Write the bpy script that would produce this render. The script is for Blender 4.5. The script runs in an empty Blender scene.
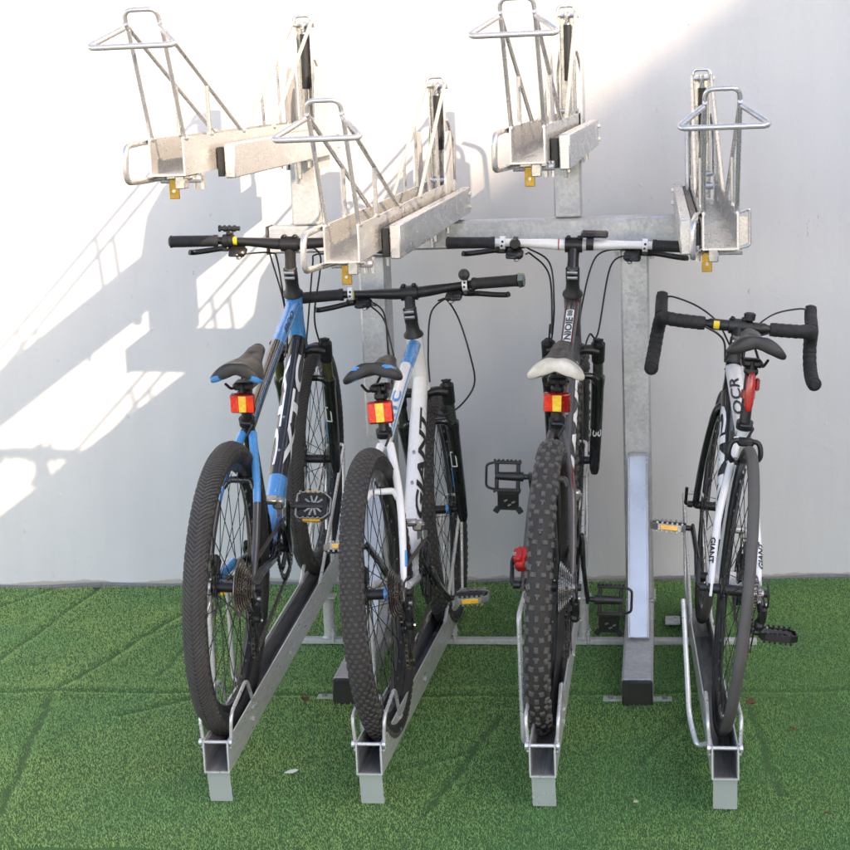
import bpy, bmesh, math, random
import numpy as np
from mathutils import Vector, Matrix
random.seed(7)
SC = bpy.context.scene
COL = SC.collection
rad = math.radians

# ------------------------------------------------------------------ camera
cam_d = bpy.data.cameras.new('camera'); cam = bpy.data.objects.new('camera', cam_d); COL.objects.link(cam)
cam_d.sensor_width = 36.0; cam_d.lens = 1750.22 / 850 * 36
cam_d.clip_start = 0.05; cam_d.clip_end = 500
RR = ((0.990817, 0.129508, -0.038862), (0.013229, 0.193180, 0.981074), (-0.134564, 0.972579, -0.189693))
cam.matrix_world = Matrix(((RR[0][0], RR[1][0], -RR[2][0], 0), (RR[0][1], RR[1][1], -RR[2][1], 0),
                           (RR[0][2], RR[1][2], -RR[2][2], 1.6241), (0, 0, 0, 1)))
SC.camera = cam

# ------------------------------------------------------------------ light
SUN = Vector((-1.04, .73, -.74)).normalized()            # direction the light travels
elev = math.asin(-SUN.z); azim = math.atan2(-SUN.x, -SUN.y)
w = bpy.data.worlds.new('World'); SC.world = w; w.use_nodes = True
nt = w.node_tree; bg = nt.nodes['Background']
sky = nt.nodes.new('ShaderNodeTexSky'); sky.sky_type = 'NISHITA'; sky.sun_disc = False
sky.sun_elevation = elev; sky.sun_rotation = azim; sky.air_density = .8; sky.dust_density = .9; sky.ozone_density = .4
nt.links.new(sky.outputs[0], bg.inputs[0]); bg.inputs[1].default_value = 0.15
sd = bpy.data.lights.new('sun', 'SUN'); sd.energy = 2.05; sd.angle = rad(.6); sd.color = (1, .87, .72)
so = bpy.data.objects.new('sun', sd); COL.objects.link(so); so.rotation_euler = SUN.to_track_quat('-Z', 'Y').to_euler()
so.location = (8, -8, 8)
vs = SC.view_settings; vs.view_transform = 'Standard'; vs.look = 'None'; vs.gamma = 1; vs.exposure = 2.2
vs.use_curve_mapping = False
if hasattr(vs, 'use_white_balance'):
    vs.use_white_balance = True; vs.white_balance_temperature = 8150; vs.white_balance_tint = 15
SC.cycles.max_bounces = 6; SC.cycles.diffuse_bounces = 3; SC.cycles.glossy_bounces = 3; SC.cycles.transmission_bounces = 2
SC.cycles.use_adaptive_sampling = True; SC.cycles.adaptive_threshold = .03

# ------------------------------------------------------------------ materials
def srgb(r, g, b):
    f = lambda c: (c / 255 / 12.92) if c / 255 <= .04045 else ((c / 255 + .055) / 1.055) ** 2.4
    return (f(r), f(g), f(b))
def mat(name, col, rough=.5, metal=0., var=.0, scale=30, bump=0., bscale=200, coat=0., spec=.5, vcol=None, voro=False, stretch=None):
    m = bpy.data.materials.new(name); m.use_nodes = True; n = m.node_tree.nodes; l = m.node_tree.links
    p = n['Principled BSDF']; p.inputs['Base Color'].default_value = (*col, 1); p.inputs['Roughness'].default_value = rough
    p.inputs['Metallic'].default_value = metal; p.inputs['Coat Weight'].default_value = coat
    p.inputs['Specular IOR Level'].default_value = spec
    tc = n.new('ShaderNodeTexCoord'); mp = n.new('ShaderNodeMapping'); l.new(tc.outputs['Object'], mp.inputs[0])
    if stretch: mp.inputs['Scale'].default_value = stretch
    if var > 0:
        if voro:
            t = n.new('ShaderNodeTexVoronoi'); t.inputs['Scale'].default_value = scale
            sep = n.new('ShaderNodeSeparateColor'); l.new(t.outputs['Color'], sep.inputs[0]); fac0 = sep.outputs[0]
            t2 = n.new('ShaderNodeTexNoise'); t2.inputs['Scale'].default_value = scale * .12; t2.inputs['Detail'].default_value = 4
            l.new(mp.outputs[0], t2.inputs['Vector']); l.new(mp.outputs[0], t.inputs['Vector'])
            mx = n.new('ShaderNodeMath'); mx.operation = 'MULTIPLY_ADD'; l.new(fac0, mx.inputs[0]); mx.inputs[1].default_value = .45
            l.new(t2.outputs[0], mx.inputs[2]); fac = mx.outputs[0]; lo, hi = .35, 1.0
        else:
            t = n.new('ShaderNodeTexNoise'); t.inputs['Scale'].default_value = scale; t.inputs['Detail'].default_value = 6
            t.inputs['Roughness'].default_value = .6
            l.new(mp.outputs[0], t.inputs['Vector']); fac = t.outputs[0]; lo, hi = .3, .7
        r = n.new('ShaderNodeMapRange'); l.new(fac, r.inputs[0])
        r.inputs[1].default_value = lo; r.inputs[2].default_value = hi
        mix = n.new('ShaderNodeMix'); mix.data_type = 'RGBA'; l.new(r.outputs[0], mix.inputs[0])
        c2 = vcol or tuple(c * (1 - var) for c in col)
        mix.inputs[6].default_value = (*col, 1); mix.inputs[7].default_value = (*c2, 1)
        l.new(mix.outputs[2], p.inputs['Base Color'])
        r2 = n.new('ShaderNodeMapRange'); l.new(fac, r2.inputs[0]); r2.inputs[1].default_value = lo; r2.inputs[2].default_value = hi
        r2.inputs[3].default_value = max(.03, rough - .12 * (rough > .2)); r2.inputs[4].default_value = min(1, rough + .12)
        l.new(r2.outputs[0], p.inputs['Roughness'])
    if bump > 0:
        b = n.new('ShaderNodeBump'); b.inputs['Strength'].default_value = bump; b.inputs['Distance'].default_value = .002
        t = n.new('ShaderNodeTexNoise'); t.inputs['Scale'].default_value = bscale; t.inputs['Detail'].default_value = 3
        l.new(mp.outputs[0], t.inputs['Vector']); l.new(t.outputs[0], b.inputs['Height']); l.new(b.outputs[0], p.inputs['Normal'])
    return m
M = {}
M['galv'] = mat('galvanized_steel', (.56, .57, .575), .48, .55, .20, 130, .15, 60, voro=True)
M['galv_sun'] = mat('galvanized_tray_sun', (.68, .672, .65), .30, .72, .13, 14, .02, 30, stretch=(3, .6, 3))  # tray zinc, copy for the sunlit upper tier: warmer, more metallic
M['galv_shade'] = mat('galvanized_tray_shade', (.68, .685, .675), .36, .45, .22, 25, .1, 30, stretch=(3, .6, 3))  # same tray zinc for the shaded lower tier, lightened against the shade
M['rod'] = mat('zinc_rod', (.62, .61, .59), .24, .78, .20, 40, .08, 120)  # rod zinc, darker and more metallic for the sunlit upper tier
M['rod_shade'] = mat('zinc_rod_shade', (.66, .66, .65), .33, .55, .25, 60, .2, 120)  # same rod zinc, lightened to offset shade on the lower tier
M['sheet'] = mat('polished_sheet', (.76, .79, .82), .22, .55, .14, 5, .03, 20)
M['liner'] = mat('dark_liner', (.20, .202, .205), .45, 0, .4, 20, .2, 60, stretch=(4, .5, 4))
M['plasticblk'] = mat('black_plastic', (.018, .018, .018), .42, 0, .3, 60, .1, 300)
M['rubber'] = mat('tyre_rubber', (.020, .019, .018), .8, 0, .5, 25, .25, 500, vcol=(.036, .033, .029))
M['rubber2'] = mat('tyre_knob_rubber', (.040, .038, .036), .8, 0, .45, 9, .2, 500, vcol=(.074, .069, .063))
M['rubber3'] = mat('big_knob_rubber', (.058, .055, .051), .8, 0, .45, 9, .2, 500, vcol=(.105, .098, .09))
M['rubbersl'] = mat('slick_tyre_rubber', (.060, .058, .054), .7, 0, .4, 12, .1, 500, vcol=(.095, .088, .080))
M['sidewall'] = mat('tyre_sidewall', (.022, .021, .020), .6, 0, .3, 30, .1, 300)
M['grip'] = mat('grip_rubber', (.016, .016, .017), .62, 0, .2, 60, .6, 700)
M['blackgloss'] = mat('gloss_black_paint', (.012, .012, .013), .22, 0, .2, 20, coat=.6)
M['blackmet'] = mat('black_anodized', (.022, .022, .023), .36, .3, .3, 40, .05, 200)
M['cable'] = mat('cable_housing', (.012, .012, .012), .4)
M['steel'] = mat('brushed_steel', (.50, .49, .47), .34, .95, .3, 60, .1, 200)
M['chain'] = mat('oily_chain_steel', (.24, .21, .18), .42, .9, .5, 120)
M['casset'] = mat('grimy_cassette_steel', (.33, .28, .23), .42, .9, .5, 90)
M['blue'] = mat('cyan_blue_paint', (.045, .28, .62), .25, 0, .12, 15, coat=.7)
M['matgrey'] = mat('dark_grey_paint', (.055, .055, .058), .38, .2, .2, 20, coat=.2)
M['greyph'] = mat('charcoal_paint', (.085, .078, .075), .36, .3, .2, 20, coat=.3)
M['white'] = mat('white_paint', (.78, .78, .77), .24, 0, .05, 12, coat=.6)
M['letterw'] = mat('white_lettering', (.78, .78, .78), .4)
M['letterb'] = mat('black_lettering', (.012, .012, .012), .4)
M['letterblue'] = mat('blue_lettering', (.045, .28, .62), .4)
M['red'] = mat('red_paint', (.50, .02, .018), .35, .2, .2, 30)
M['redline'] = mat('dark_red_line', (.22, .02, .02), .4)
M['lensred'] = mat('red_reflector_lens', (.80, .010, .005), .12, 0, .55, 150, .5, 500, coat=1, voro=True, vcol=(1, .07, .01))
M['lensglow'] = mat('painted_glow_lens', (1.0, .46, .02), .12, 0, .6, 170, .5, 500, coat=1, voro=True, vcol=(1, .80, .10))  # flash glow on the red lens, painted in as yellow-orange
M['lensdark'] = mat('dark_red_plastic', (.30, .008, .006), .25, 0, .3, 60, coat=.5)
M['amber'] = mat('amber_reflector', (1.0, .40, .01), .15, 0, .6, 150, .3, 400, coat=1, voro=True, vcol=(1, .6, .05))
M['saddle'] = mat('saddle_vinyl', (.013, .012, .0115), .42, 0, .4, 20, .3, 500, vcol=(.030, .027, .025))
M['saddlew'] = mat('white_saddle_vinyl', (.74, .70, .62), .4, 0, .3, 30, vcol=(.45, .40, .32))
M['brass'] = mat('yellow_zinc_latch', (.48, .30, .06), .3, .85, .4, 60)
M['stanch'] = mat('grey_stanchion', (.16, .18, .16), .22, .8, .1)
M['stanchg'] = mat('olive_stanchion', (.22, .22, .12), .22, .8, .1)
M['yellow'] = mat('yellow_sticker', (.75, .55, .03), .4)
M['olive'] = mat('olive_sticker', (.26, .25, .10), .4)
M['alu'] = mat('cast_aluminium', (.52, .51, .49), .4, .85, .4, 80, .2, 200)
M['leaf'] = mat('dry_leaf', (.16, .07, .03), .7, 0, .5, 90)
M['paper'] = mat('paper_scrap', (.75, .76, .74), .8, 0, .1, 90)

# ------------------------------------------------------------------ geometry builder
class G:
    def __init__(s): s.v = []; s.f = []; s.mi = []; s.sm = []
    def add(s, vs, fs, m=0, smooth=True):
        o = len(s.v); s.v += [tuple(v) for v in vs]
        for f in fs: s.f.append(tuple(i + o for i in f)); s.mi.append(m); s.sm.append(smooth)
    def tube(s, pts, r, n=10, m=0, closed=False, caps=True, ref=None):
        P = [Vector(p) for p in pts]; k = len(P)
        rs = r if isinstance(r, list) else [r] * k
        T = []
        for i in range(k):
            if closed: t = P[(i + 1) % k] - P[i - 1]
            else: t = P[min(i + 1, k - 1)] - P[max(i - 1, 0)]
            T.append(t.normalized() if t.length > 1e-9 else Vector((0, 0, 1)))
        a = Vector(ref) if ref else (Vector((1, 0, 0)) if abs(T[0].x) < .8 else Vector((0, 0, 1)))
        vs = []
        for i in range(k):
            a2 = Vector(ref) if ref else a
            a2 = a2 - T[i] * a2.dot(T[i])
            if a2.length < 1e-6: a2 = T[i].orthogonal()
            a = a2.normalized(); b = T[i].cross(a)
            rx, ry = rs[i] if isinstance(rs[i], tuple) else (rs[i], rs[i])
            for j in range(n):
                th = 2 * math.pi * j / n
                vs.append(P[i] + a * (rx * math.cos(th)) + b * (ry * math.sin(th)))
        fs = []
        for i in range(k if closed else k - 1):
            i2 = (i + 1) % k
            for j in range(n):
                j2 = (j + 1) % n
                fs.append((i * n + j, i * n + j2, i2 * n + j2, i2 * n + j))
        s.add(vs, fs, m)
        if caps and not closed:
            s.add([vs[j] for j in range(n)], [tuple(range(n - 1, -1, -1))], m, False)
            s.add([vs[(k - 1) * n + j] for j in range(n)], [tuple(range(n))], m, False)
    def box(s, c, d, rot=None, bev=0., m=0, taper=None):
        c = Vector(c); hx, hy, hz = (x / 2 for x in d); b = min(bev, hx * .9, hy * .9, hz * .9)
        R = rot if rot is not None else Matrix.Identity(3)
        if b <= 0:
            vs = [c + R @ Vector((x * hx, y * hy, z * hz)) for x in (-1, 1) for y in (-1, 1) for z in (-1, 1)]
            s.add(vs, [(0, 1, 3, 2), (4, 6, 7, 5), (0, 4, 5, 1), (2, 3, 7, 6), (0, 2, 6, 4), (1, 5, 7, 3)], m, False); return
        vs = []; ix = {}
        for x in (-1, 1):
            for y in (-1, 1):
                for z in (-1, 1):
                    for ax in range(3):
                        p = [x * (hx - b), y * (hy - b), z * (hz - b)]; p[ax] = (x * hx, y * hy, z * hz)[ax]
                        ix[(x, y, z, ax)] = len(vs); vs.append(c + R @ Vector(p))
        fs = []
        for ax in range(3):
            o1, o2 = [(1, 2), (2, 0), (0, 1)][ax]
            for sg in (-1, 1):
                q = []
                for (u, v) in ((-1, -1), (1, -1), (1, 1), (-1, 1)):
                    k = [0, 0, 0]; k[ax] = sg; k[o1] = u; k[o2] = v; q.append(ix[(*k, ax)])
                fs.append(tuple(q if sg > 0 else q[::-1]))
        for ax in range(3):
            o1, o2 = [(1, 2), (2, 0), (0, 1)][ax]
            for u in (-1, 1):
                for v in (-1, 1):
                    def key(sg, a): k = [0, 0, 0]; k[ax] = sg; k[o1] = u; k[o2] = v; return ix[(*k, a)]
                    q = [key(-1, o1), key(1, o1), key(1, o2), key(-1, o2)]
                    fs.append(tuple(q if u * v < 0 else q[::-1]))
        for x in (-1, 1):
            for y in (-1, 1):
                for z in (-1, 1):
                    q = [ix[(x, y, z, 0)], ix[(x, y, z, 1)], ix[(x, y, z, 2)]]
                    fs.append(tuple(q if x * y * z > 0 else q[::-1]))
        s.add(vs, fs, m, False)
    def lathex(s, cy, cz, prof, n=48, m=0, x0=0, closed=False):   # revolve (x, r) profile about the X axis
        vs = []; k = len(prof)
        for i in range(n):
            a = 2 * math.pi * i / n; ca, sa = math.cos(a), math.sin(a)
            for (x, r) in prof: vs.append((x0 + x, cy + r * ca, cz + r * sa))
        fs = []
        for i in range(n):
            i2 = (i + 1) % n
            for j in range(k if closed else k - 1):
                j2 = (j + 1) % k
                fs.append((i * k + j, i * k + j2, i2 * k + j2, i2 * k + j))
        s.add(vs, fs, m)
    def gear(s, x, cy, cz, r, teeth, th=.002, rin=.0, m=0, depth=.005):
        n = teeth * 4; out = []
        for i in range(n):
            a = 2 * math.pi * i / n; rr = r + (depth if i % 4 in (1, 2) else 0) - depth / 2; out.append((cy + rr * math.cos(a), cz + rr * math.sin(a)))
        inn = [(cy + rin * math.cos(2 * math.pi * i / n), cz + rin * math.sin(2 * math.pi * i / n)) for i in range(n)]
        vs = [(x - th / 2, *p) for p in out] + [(x - th / 2, *p) for p in inn] + [(x + th / 2, *p) for p in out] + [(x + th / 2, *p) for p in inn]
        fs = []
        for i in range(n):
            j = (i + 1) % n
            fs += [(i, j, n + j, n + i), (2 * n + i, 3 * n + i, 3 * n + j, 2 * n + j), (i, 2 * n + i, 2 * n + j, j), (n + i, n + j, 3 * n + j, 3 * n + i)]
        s.add(vs, fs, m, False)
    def prism(s, poly, x0, x1, m=0):       # polygon in (y,z) extruded in x
        n = len(poly); vs = [(x0, *p) for p in poly] + [(x1, *p) for p in poly]
        fs = [tuple(range(n)), tuple(range(2 * n - 1, n - 1, -1))] + [(i, i + n, (i + 1) % n + n, (i + 1) % n) for i in range(n)]
        s.add(vs, fs, m, False)
    def obj(s, name, mats, parent=None, label=None, kind=None, ang=40, recalc=True):
        me = bpy.data.meshes.new(name); me.from_pydata(s.v, [], s.f)
        if not isinstance(mats, (list, tuple)): mats = [mats]
        for m_ in mats: me.materials.append(M[m_] if isinstance(m_, str) else m_)
        me.polygons.foreach_set('material_index', s.mi); me.polygons.foreach_set('use_smooth', [True] * len(s.f))
        me.update()
        if recalc:
            b = bmesh.new(); b.from_mesh(me); bmesh.ops.remove_doubles(b, verts=b.verts, dist=1e-6)
            bmesh.ops.recalc_face_normals(b, faces=b.faces); b.to_mesh(me); b.free()
        me.set_sharp_from_angle(angle=rad(ang))
        o = bpy.data.objects.new(name, me); COL.objects.link(o)
        if parent: o.parent = parent
        if label: o['label'] = label
        if kind: o['kind'] = kind
        return o
def spl(pts, n=6):
    P = [Vector(p) for p in pts]; out = []
    for i in range(len(P) - 1):
        p0 = P[i - 1] if i > 0 else P[0] * 2 - P[1]; p1 = P[i]; p2 = P[i + 1]; p3 = P[i + 2] if i + 2 < len(P) else P[-1] * 2 - P[-2]
        for k in range(n):
            t = k / n
            out.append(.5 * ((2 * p1) + (-p0 + p2) * t + (2 * p0 - 5 * p1 + 4 * p2 - p3) * t * t + (-p0 + 3 * p1 - 3 * p2 + p3) * t ** 3))
    out.append(P[-1]); return out
def rnd(pts, r=.02, k=5):       # round the corners of a polyline
    P = [Vector(p) for p in pts]; out = [P[0]]
    for i in range(1, len(P) - 1):
        a = (P[i - 1] - P[i]); b = (P[i + 1] - P[i]); q = min(r, a.length * .45, b.length * .45)
        A = P[i] + a.normalized() * q; B = P[i] + b.normalized() * q
        for j in range(k + 1):
            t = j / k; out.append(A * (1 - t) ** 2 + P[i] * 2 * t * (1 - t) + B * t * t)
    out.append(P[-1]); return out
def empty(name, loc, label, cat, group=None):
    o = bpy.data.objects.new(name, None); COL.objects.link(o); o.location = loc
    o.empty_display_size = .1; o['label'] = label; o['category'] = cat
    if group: o['group'] = group
    return o
def tag(o, label, cat, group=None):
    o['label'] = label; o['category'] = cat
    if group: o['group'] = group
    return o
def text2d(body, bold=0., shear=0., sub=2):
    c = bpy.data.curves.new('t', 'FONT'); c.body = body; c.size = 1; c.shear = shear; c.offset = bold; c.resolution_u = 3
    c.fill_mode = 'BOTH'; c.align_x = 'LEFT'
    o = bpy.data.objects.new('t', c); COL.objects.link(o); bpy.context.view_layer.update()
    me = bpy.data.meshes.new_from_object(o.evaluated_get(bpy.context.evaluated_depsgraph_get()))
    bpy.data.objects.remove(o); bpy.data.curves.remove(c)
    b = bmesh.new(); b.from_mesh(me); bmesh.ops.triangulate(b, faces=b.faces)
    for _ in range(sub):
        long_e = [e for e in b.edges if e.calc_length() > .12]
        if long_e: bmesh.ops.subdivide_edges(b, edges=long_e, cuts=1); bmesh.ops.triangulate(b, faces=b.faces)
    b.verts.index_update(); V = [tuple(v.co[:2]) for v in b.verts]; F = [tuple(v.index for v in f.verts) for f in b.faces]; b.free()
    x0 = min(v[0] for v in V); x1 = max(v[0] for v in V); y0 = min(v[1] for v in V); y1 = max(v[1] for v in V)
    return [((x - x0) / (x1 - x0), (y - y0) / (y1 - y0)) for x, y in V], F
def decal(name, body, mt, parent, p0, p1, rx, rb, phi0, phi1, off=.0012, bold=.02, shear=.0):
    """letters wrapped on a tube: advance p0->p1, height from angle phi0 to phi1 (0 = +x side, 90 = up/back side)"""
    V, F = text2d(body, bold, shear); P0, P1 = Vector(p0), Vector(p1); t = (P1 - P0).normalized()
    a = Vector((1, 0, 0)); a = (a - t * a.dot(t)).normalized(); b = t.cross(a)
    if b.z < 0: b = -b
    g = G(); vs = []
    for (u, v) in V:
        ph = rad(phi0 + (phi1 - phi0) * v); rxx = rx[0] + (rx[1] - rx[0]) * u if isinstance(rx, tuple) else rx
        rbb = rb[0] + (rb[1] - rb[0]) * u if isinstance(rb, tuple) else rb
        vs.append(P0.lerp(P1, u) + a * ((rxx + off) * math.cos(ph)) + b * ((rbb + off) * math.sin(ph)))
    g.add(vs, F); return g.obj(name, mt, parent, recalc=False)

# ------------------------------------------------------------------ the setting
def wallY(x): return 5.575 + .0355 * x
pm = mat('plaza_concrete', (.42, .41, .39), .85, 0, .3, 3, .5, 40)
g = G(); g.add([(-60, -60, -.006), (60, -60, -.006), (60, 60, -.006), (-60, 60, -.006)], [(0, 1, 2, 3)])
o = g.obj('pavement', pm); o['kind'] = 'structure'

# artificial turf: gently rumpled sheet with seams and creases
def az(u, v):     # ground point seen at photo pixel (u, v)
    d = Vector(((u - 425) / 1750.22, (425 - v) / 1750.22, 1.)); r = Matrix(RR).transposed() @ d; t = -1.6241 / r.z
    return (r.x * t, r.y * t)
CR = [((0, 697), (470, 700), .012), ((470, 700), (850, 696), .006), ((0, 665), (100, 590), .008), ((60, 694), (200, 606), .009), ((150, 640), (220, 618), .006),
      ((0, 822), (52, 700), .008), ((425, 822), (500, 722), .007), ((640, 770), (745, 660), .005), ((120, 722), (250, 690), .007), ((0, 610), (60, 590), .006),
      ((745, 700), (780, 800), .006), ((370, 780), (470, 760), .004), ((230, 600), (160, 680), .005), ((560, 650), (600, 605), .005)]
CRW = [(np.array(az(*a)), np.array(az(*b)), d) for a, b, d in CR]
def turf_h(x, y):
    h = .004 * np.sin(3.1 * x + .7 * y + .5) * np.sin(2.3 * y - .8 * x) + .002 * np.sin(9 * x + 4 * y) * np.sin(7 * y)
    cr = np.zeros_like(x)
    for a, b, d in CRW:
        ab = b - a; L = np.hypot(*ab); t = np.clip(((x - a[0]) * ab[0] + (y - a[1]) * ab[1]) / L ** 2, 0, 1)
        wob = .003 * np.sin(t * L * 17) + .0015 * np.sin(t * L * 41 + 1)
        px, py = a[0] + t * ab[0], a[1] + t * ab[1]
        dist = np.hypot(x - px + wob, y - py + wob)
        cr = np.maximum(cr, d / .0165 * np.exp(-(dist / .011) ** 2)); h = h + d * .5 * np.exp(-((dist - .035) / .03) ** 2)
    return h, cr
fy = az(100, 848)[1]
def front_y(x):      # the near edge of the carpet
    return fy - .085 + .05 / (1 + np.exp((x + 1.05) * 30)) + .015 * np.sin(x * 9) + .006 * np.sin(x * 31)
nx, ny = 260, 170
xs = np.linspace(-3.2, 1.9, nx); tt = np.linspace(0, 1, ny)
X, TT = np.meshgrid(xs, tt); Y = front_y(X) + (wallY(X) - .012 - front_y(X)) * TT
H, C_ = turf_h(X, Y); Z = .012 + H * .8 - C_ * .012; Z = np.maximum(Z, .002)
Z = np.where(TT < .001, .0, Z)
m = bpy.data.materials.new('turf_backing'); m.use_nodes = True; n = m.node_tree.nodes; l = m.node_tree.links
p = n['Principled BSDF']; p.inputs['Roughness'].default_value = .9
t = n.new('ShaderNodeTexNoise'); t.inputs['Scale'].default_value = 400; cr = n.new('ShaderNodeValToRGB')
cr.color_ramp.elements[0].color = (.022, .06, .016, 1); cr.color_ramp.elements[1].color = (.06, .15, .04, 1)
tc = n.new('ShaderNodeTexCoord'); l.new(tc.outputs['Object'], t.inputs['Vector']); l.new(t.outputs[0], cr.inputs[0]); l.new(cr.outputs[0], p.inputs[0])
M['turfbase'] = m
g = G(); g.add(np.stack([X, Y, Z], -1).reshape(-1, 3).tolist(), [(j * nx + i, j * nx + i + 1, (j + 1) * nx + i + 1, (j + 1) * nx + i) for j in range(ny - 1) for i in range(nx - 1)])
o = g.obj('lawn', 'turfbase'); o['kind'] = 'structure'
# blades
rng = np.random.default_rng(3); NB = 640000
bx = rng.uniform(-2.6, 1.35, NB); by = 3.38 + (5.62 - 3.38) * rng.uniform(0, 1, NB) ** 1.0
keep = (by > front_y(bx) + .004) & (by < wallY(bx) - .010 - .012 * np.abs(np.sin(bx * 11 + np.sin(bx * 37))) * rng.uniform(0, 1, NB))
bx, by = bx[keep], by[keep]; h0, c0 = turf_h(bx, by)
hh, cc = h0 * .8 - c0 * .012, c0
k = len(bx); z0 = np.maximum(.010 + hh, .001)
kp = rng.uniform(0, 1, k) > cc * .92; bx, by, z0, cc = bx[kp], by[kp], z0[kp], cc[kp]; k = len(bx)
ln = rng.uniform(.005, .0105, k) * (1 - .45 * np.clip(cc, 0, 1)); an = rng.uniform(0, 2 * np.pi, k); wd = rng.uniform(.0009, .0016, k)
clump = np.sin(bx * 23 + np.sin(by * 17)) * np.sin(by * 29 + np.sin(bx * 13))
lean = rng.uniform(.15, 1.15, k); ld = rng.normal(4.4, 1.9, k) + .7 * clump      # pile leans towards the viewer
dx, dy = np.cos(ld) * np.sin(lean) * ln, np.sin(ld) * np.sin(lean) * ln; dz = np.cos(lean) * ln
wx, wy = np.cos(an) * wd / 2, np.sin(an) * wd / 2
V = np.empty((k, 5, 3))
V[:, 0] = np.stack([bx - wx, by - wy, z0], -1); V[:, 1] = np.stack([bx + wx, by + wy, z0], -1)
V[:, 2] = np.stack([bx + dx * .42 + wx * .9, by + dy * .42 + wy * .9, z0 + dz * .62], -1)
V[:, 3] = np.stack([bx + dx * .42 - wx * .9, by + dy * .42 - wy * .9, z0 + dz * .62], -1)
V[:, 4] = np.stack([bx + dx, by + dy, z0 + dz], -1)
me = bpy.data.meshes.new('grass'); me.vertices.add(k * 5); me.vertices.foreach_set('co', V.reshape(-1).astype(np.float32))
base = np.arange(k) * 5
li = np.concatenate([np.stack([base, base + 1, base + 2, base + 3], -1), np.stack([base + 3, base + 2, base + 4], -1)], 1).reshape(-1)
st = (np.arange(k)[:, None] * 7 + np.array([0, 4])[None]).reshape(-1); tot = np.tile([4, 3], k)
me.loops.add(len(li)); me.loops.foreach_set('vertex_index', li.astype(np.int32))
me.polygons.add(len(st)); me.polygons.foreach_set('loop_start', st.astype(np.int32)); me.polygons.foreach_set('loop_total', tot.astype(np.int32))
me.update(calc_edges=True); me.validate()
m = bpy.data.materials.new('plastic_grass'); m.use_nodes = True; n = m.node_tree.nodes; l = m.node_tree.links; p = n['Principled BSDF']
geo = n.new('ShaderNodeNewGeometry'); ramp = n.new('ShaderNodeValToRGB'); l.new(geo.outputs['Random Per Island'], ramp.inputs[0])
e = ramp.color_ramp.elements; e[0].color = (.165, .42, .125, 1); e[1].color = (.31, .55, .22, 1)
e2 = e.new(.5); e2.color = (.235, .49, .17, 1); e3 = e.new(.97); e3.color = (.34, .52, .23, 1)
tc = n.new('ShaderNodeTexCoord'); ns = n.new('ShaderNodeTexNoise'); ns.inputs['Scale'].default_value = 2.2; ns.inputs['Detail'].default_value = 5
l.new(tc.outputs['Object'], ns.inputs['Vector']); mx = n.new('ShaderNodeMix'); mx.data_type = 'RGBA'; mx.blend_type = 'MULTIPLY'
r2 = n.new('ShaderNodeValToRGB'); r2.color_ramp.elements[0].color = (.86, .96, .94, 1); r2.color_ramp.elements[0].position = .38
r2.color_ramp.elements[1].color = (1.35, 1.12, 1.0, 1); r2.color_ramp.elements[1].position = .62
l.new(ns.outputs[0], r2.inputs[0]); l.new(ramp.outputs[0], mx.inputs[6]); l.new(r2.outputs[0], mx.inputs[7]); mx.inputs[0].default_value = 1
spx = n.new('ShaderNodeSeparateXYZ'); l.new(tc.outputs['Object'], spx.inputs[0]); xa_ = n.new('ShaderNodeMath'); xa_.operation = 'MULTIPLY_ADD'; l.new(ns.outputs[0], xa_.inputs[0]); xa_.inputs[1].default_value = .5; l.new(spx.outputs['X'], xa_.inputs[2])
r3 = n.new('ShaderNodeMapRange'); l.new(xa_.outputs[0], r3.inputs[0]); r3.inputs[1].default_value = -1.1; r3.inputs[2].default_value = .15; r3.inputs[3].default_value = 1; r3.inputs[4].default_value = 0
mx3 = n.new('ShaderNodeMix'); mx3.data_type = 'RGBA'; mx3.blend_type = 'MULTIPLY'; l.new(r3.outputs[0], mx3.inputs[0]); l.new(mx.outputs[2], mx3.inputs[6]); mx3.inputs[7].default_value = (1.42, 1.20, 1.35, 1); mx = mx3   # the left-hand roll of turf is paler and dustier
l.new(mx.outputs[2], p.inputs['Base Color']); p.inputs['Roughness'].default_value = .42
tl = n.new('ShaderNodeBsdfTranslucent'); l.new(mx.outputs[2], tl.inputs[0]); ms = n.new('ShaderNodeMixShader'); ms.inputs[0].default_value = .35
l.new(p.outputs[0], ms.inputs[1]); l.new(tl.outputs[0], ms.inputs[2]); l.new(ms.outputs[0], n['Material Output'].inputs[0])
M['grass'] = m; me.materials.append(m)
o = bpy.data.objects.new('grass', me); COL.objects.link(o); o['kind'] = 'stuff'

# white rendered wall
m = bpy.data.materials.new('white_plaster'); m.use_nodes = True; n = m.node_tree.nodes; l = m.node_tree.links; p = n['Principled BSDF']
p.inputs['Roughness'].default_value = .8; p.inputs['Specular IOR Level'].default_value = .25
tc = n.new('ShaderNodeTexCoord')
def noise(sc, det=5, rough=.55, vec=None, dist=0):
    t = n.new('ShaderNodeTexNoise'); t.inputs['Scale'].default_value = sc; t.inputs['Detail'].default_value = det; t.inputs['Roughness'].default_value = rough
    t.inputs['Distortion'].default_value = dist; l.new(vec or tc.outputs['Object'], t.inputs['Vector']); return t.outputs[0]
def ramp2(fac, a, b, ca, cb):
    r = n.new('ShaderNodeValToRGB'); r.color_ramp.elements[0].position = a; r.color_ramp.elements[1].position = b
    r.color_ramp.elements[0].color = (*ca, 1); r.color_ramp.elements[1].color = (*cb, 1); l.new(fac, r.inputs[0]); return r.outputs[0]
def mul(a, b, f=1.):
    x = n.new('ShaderNodeMix'); x.data_type = 'RGBA'; x.blend_type = 'MULTIPLY'; x.inputs[0].default_value = f; l.new(a, x.inputs[6]); l.new(b, x.inputs[7]); return x.outputs[2]
c = ramp2(noise(1.3, 6), .3, .7, (.565, .567, .572), (.60, .60, .60))
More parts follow.
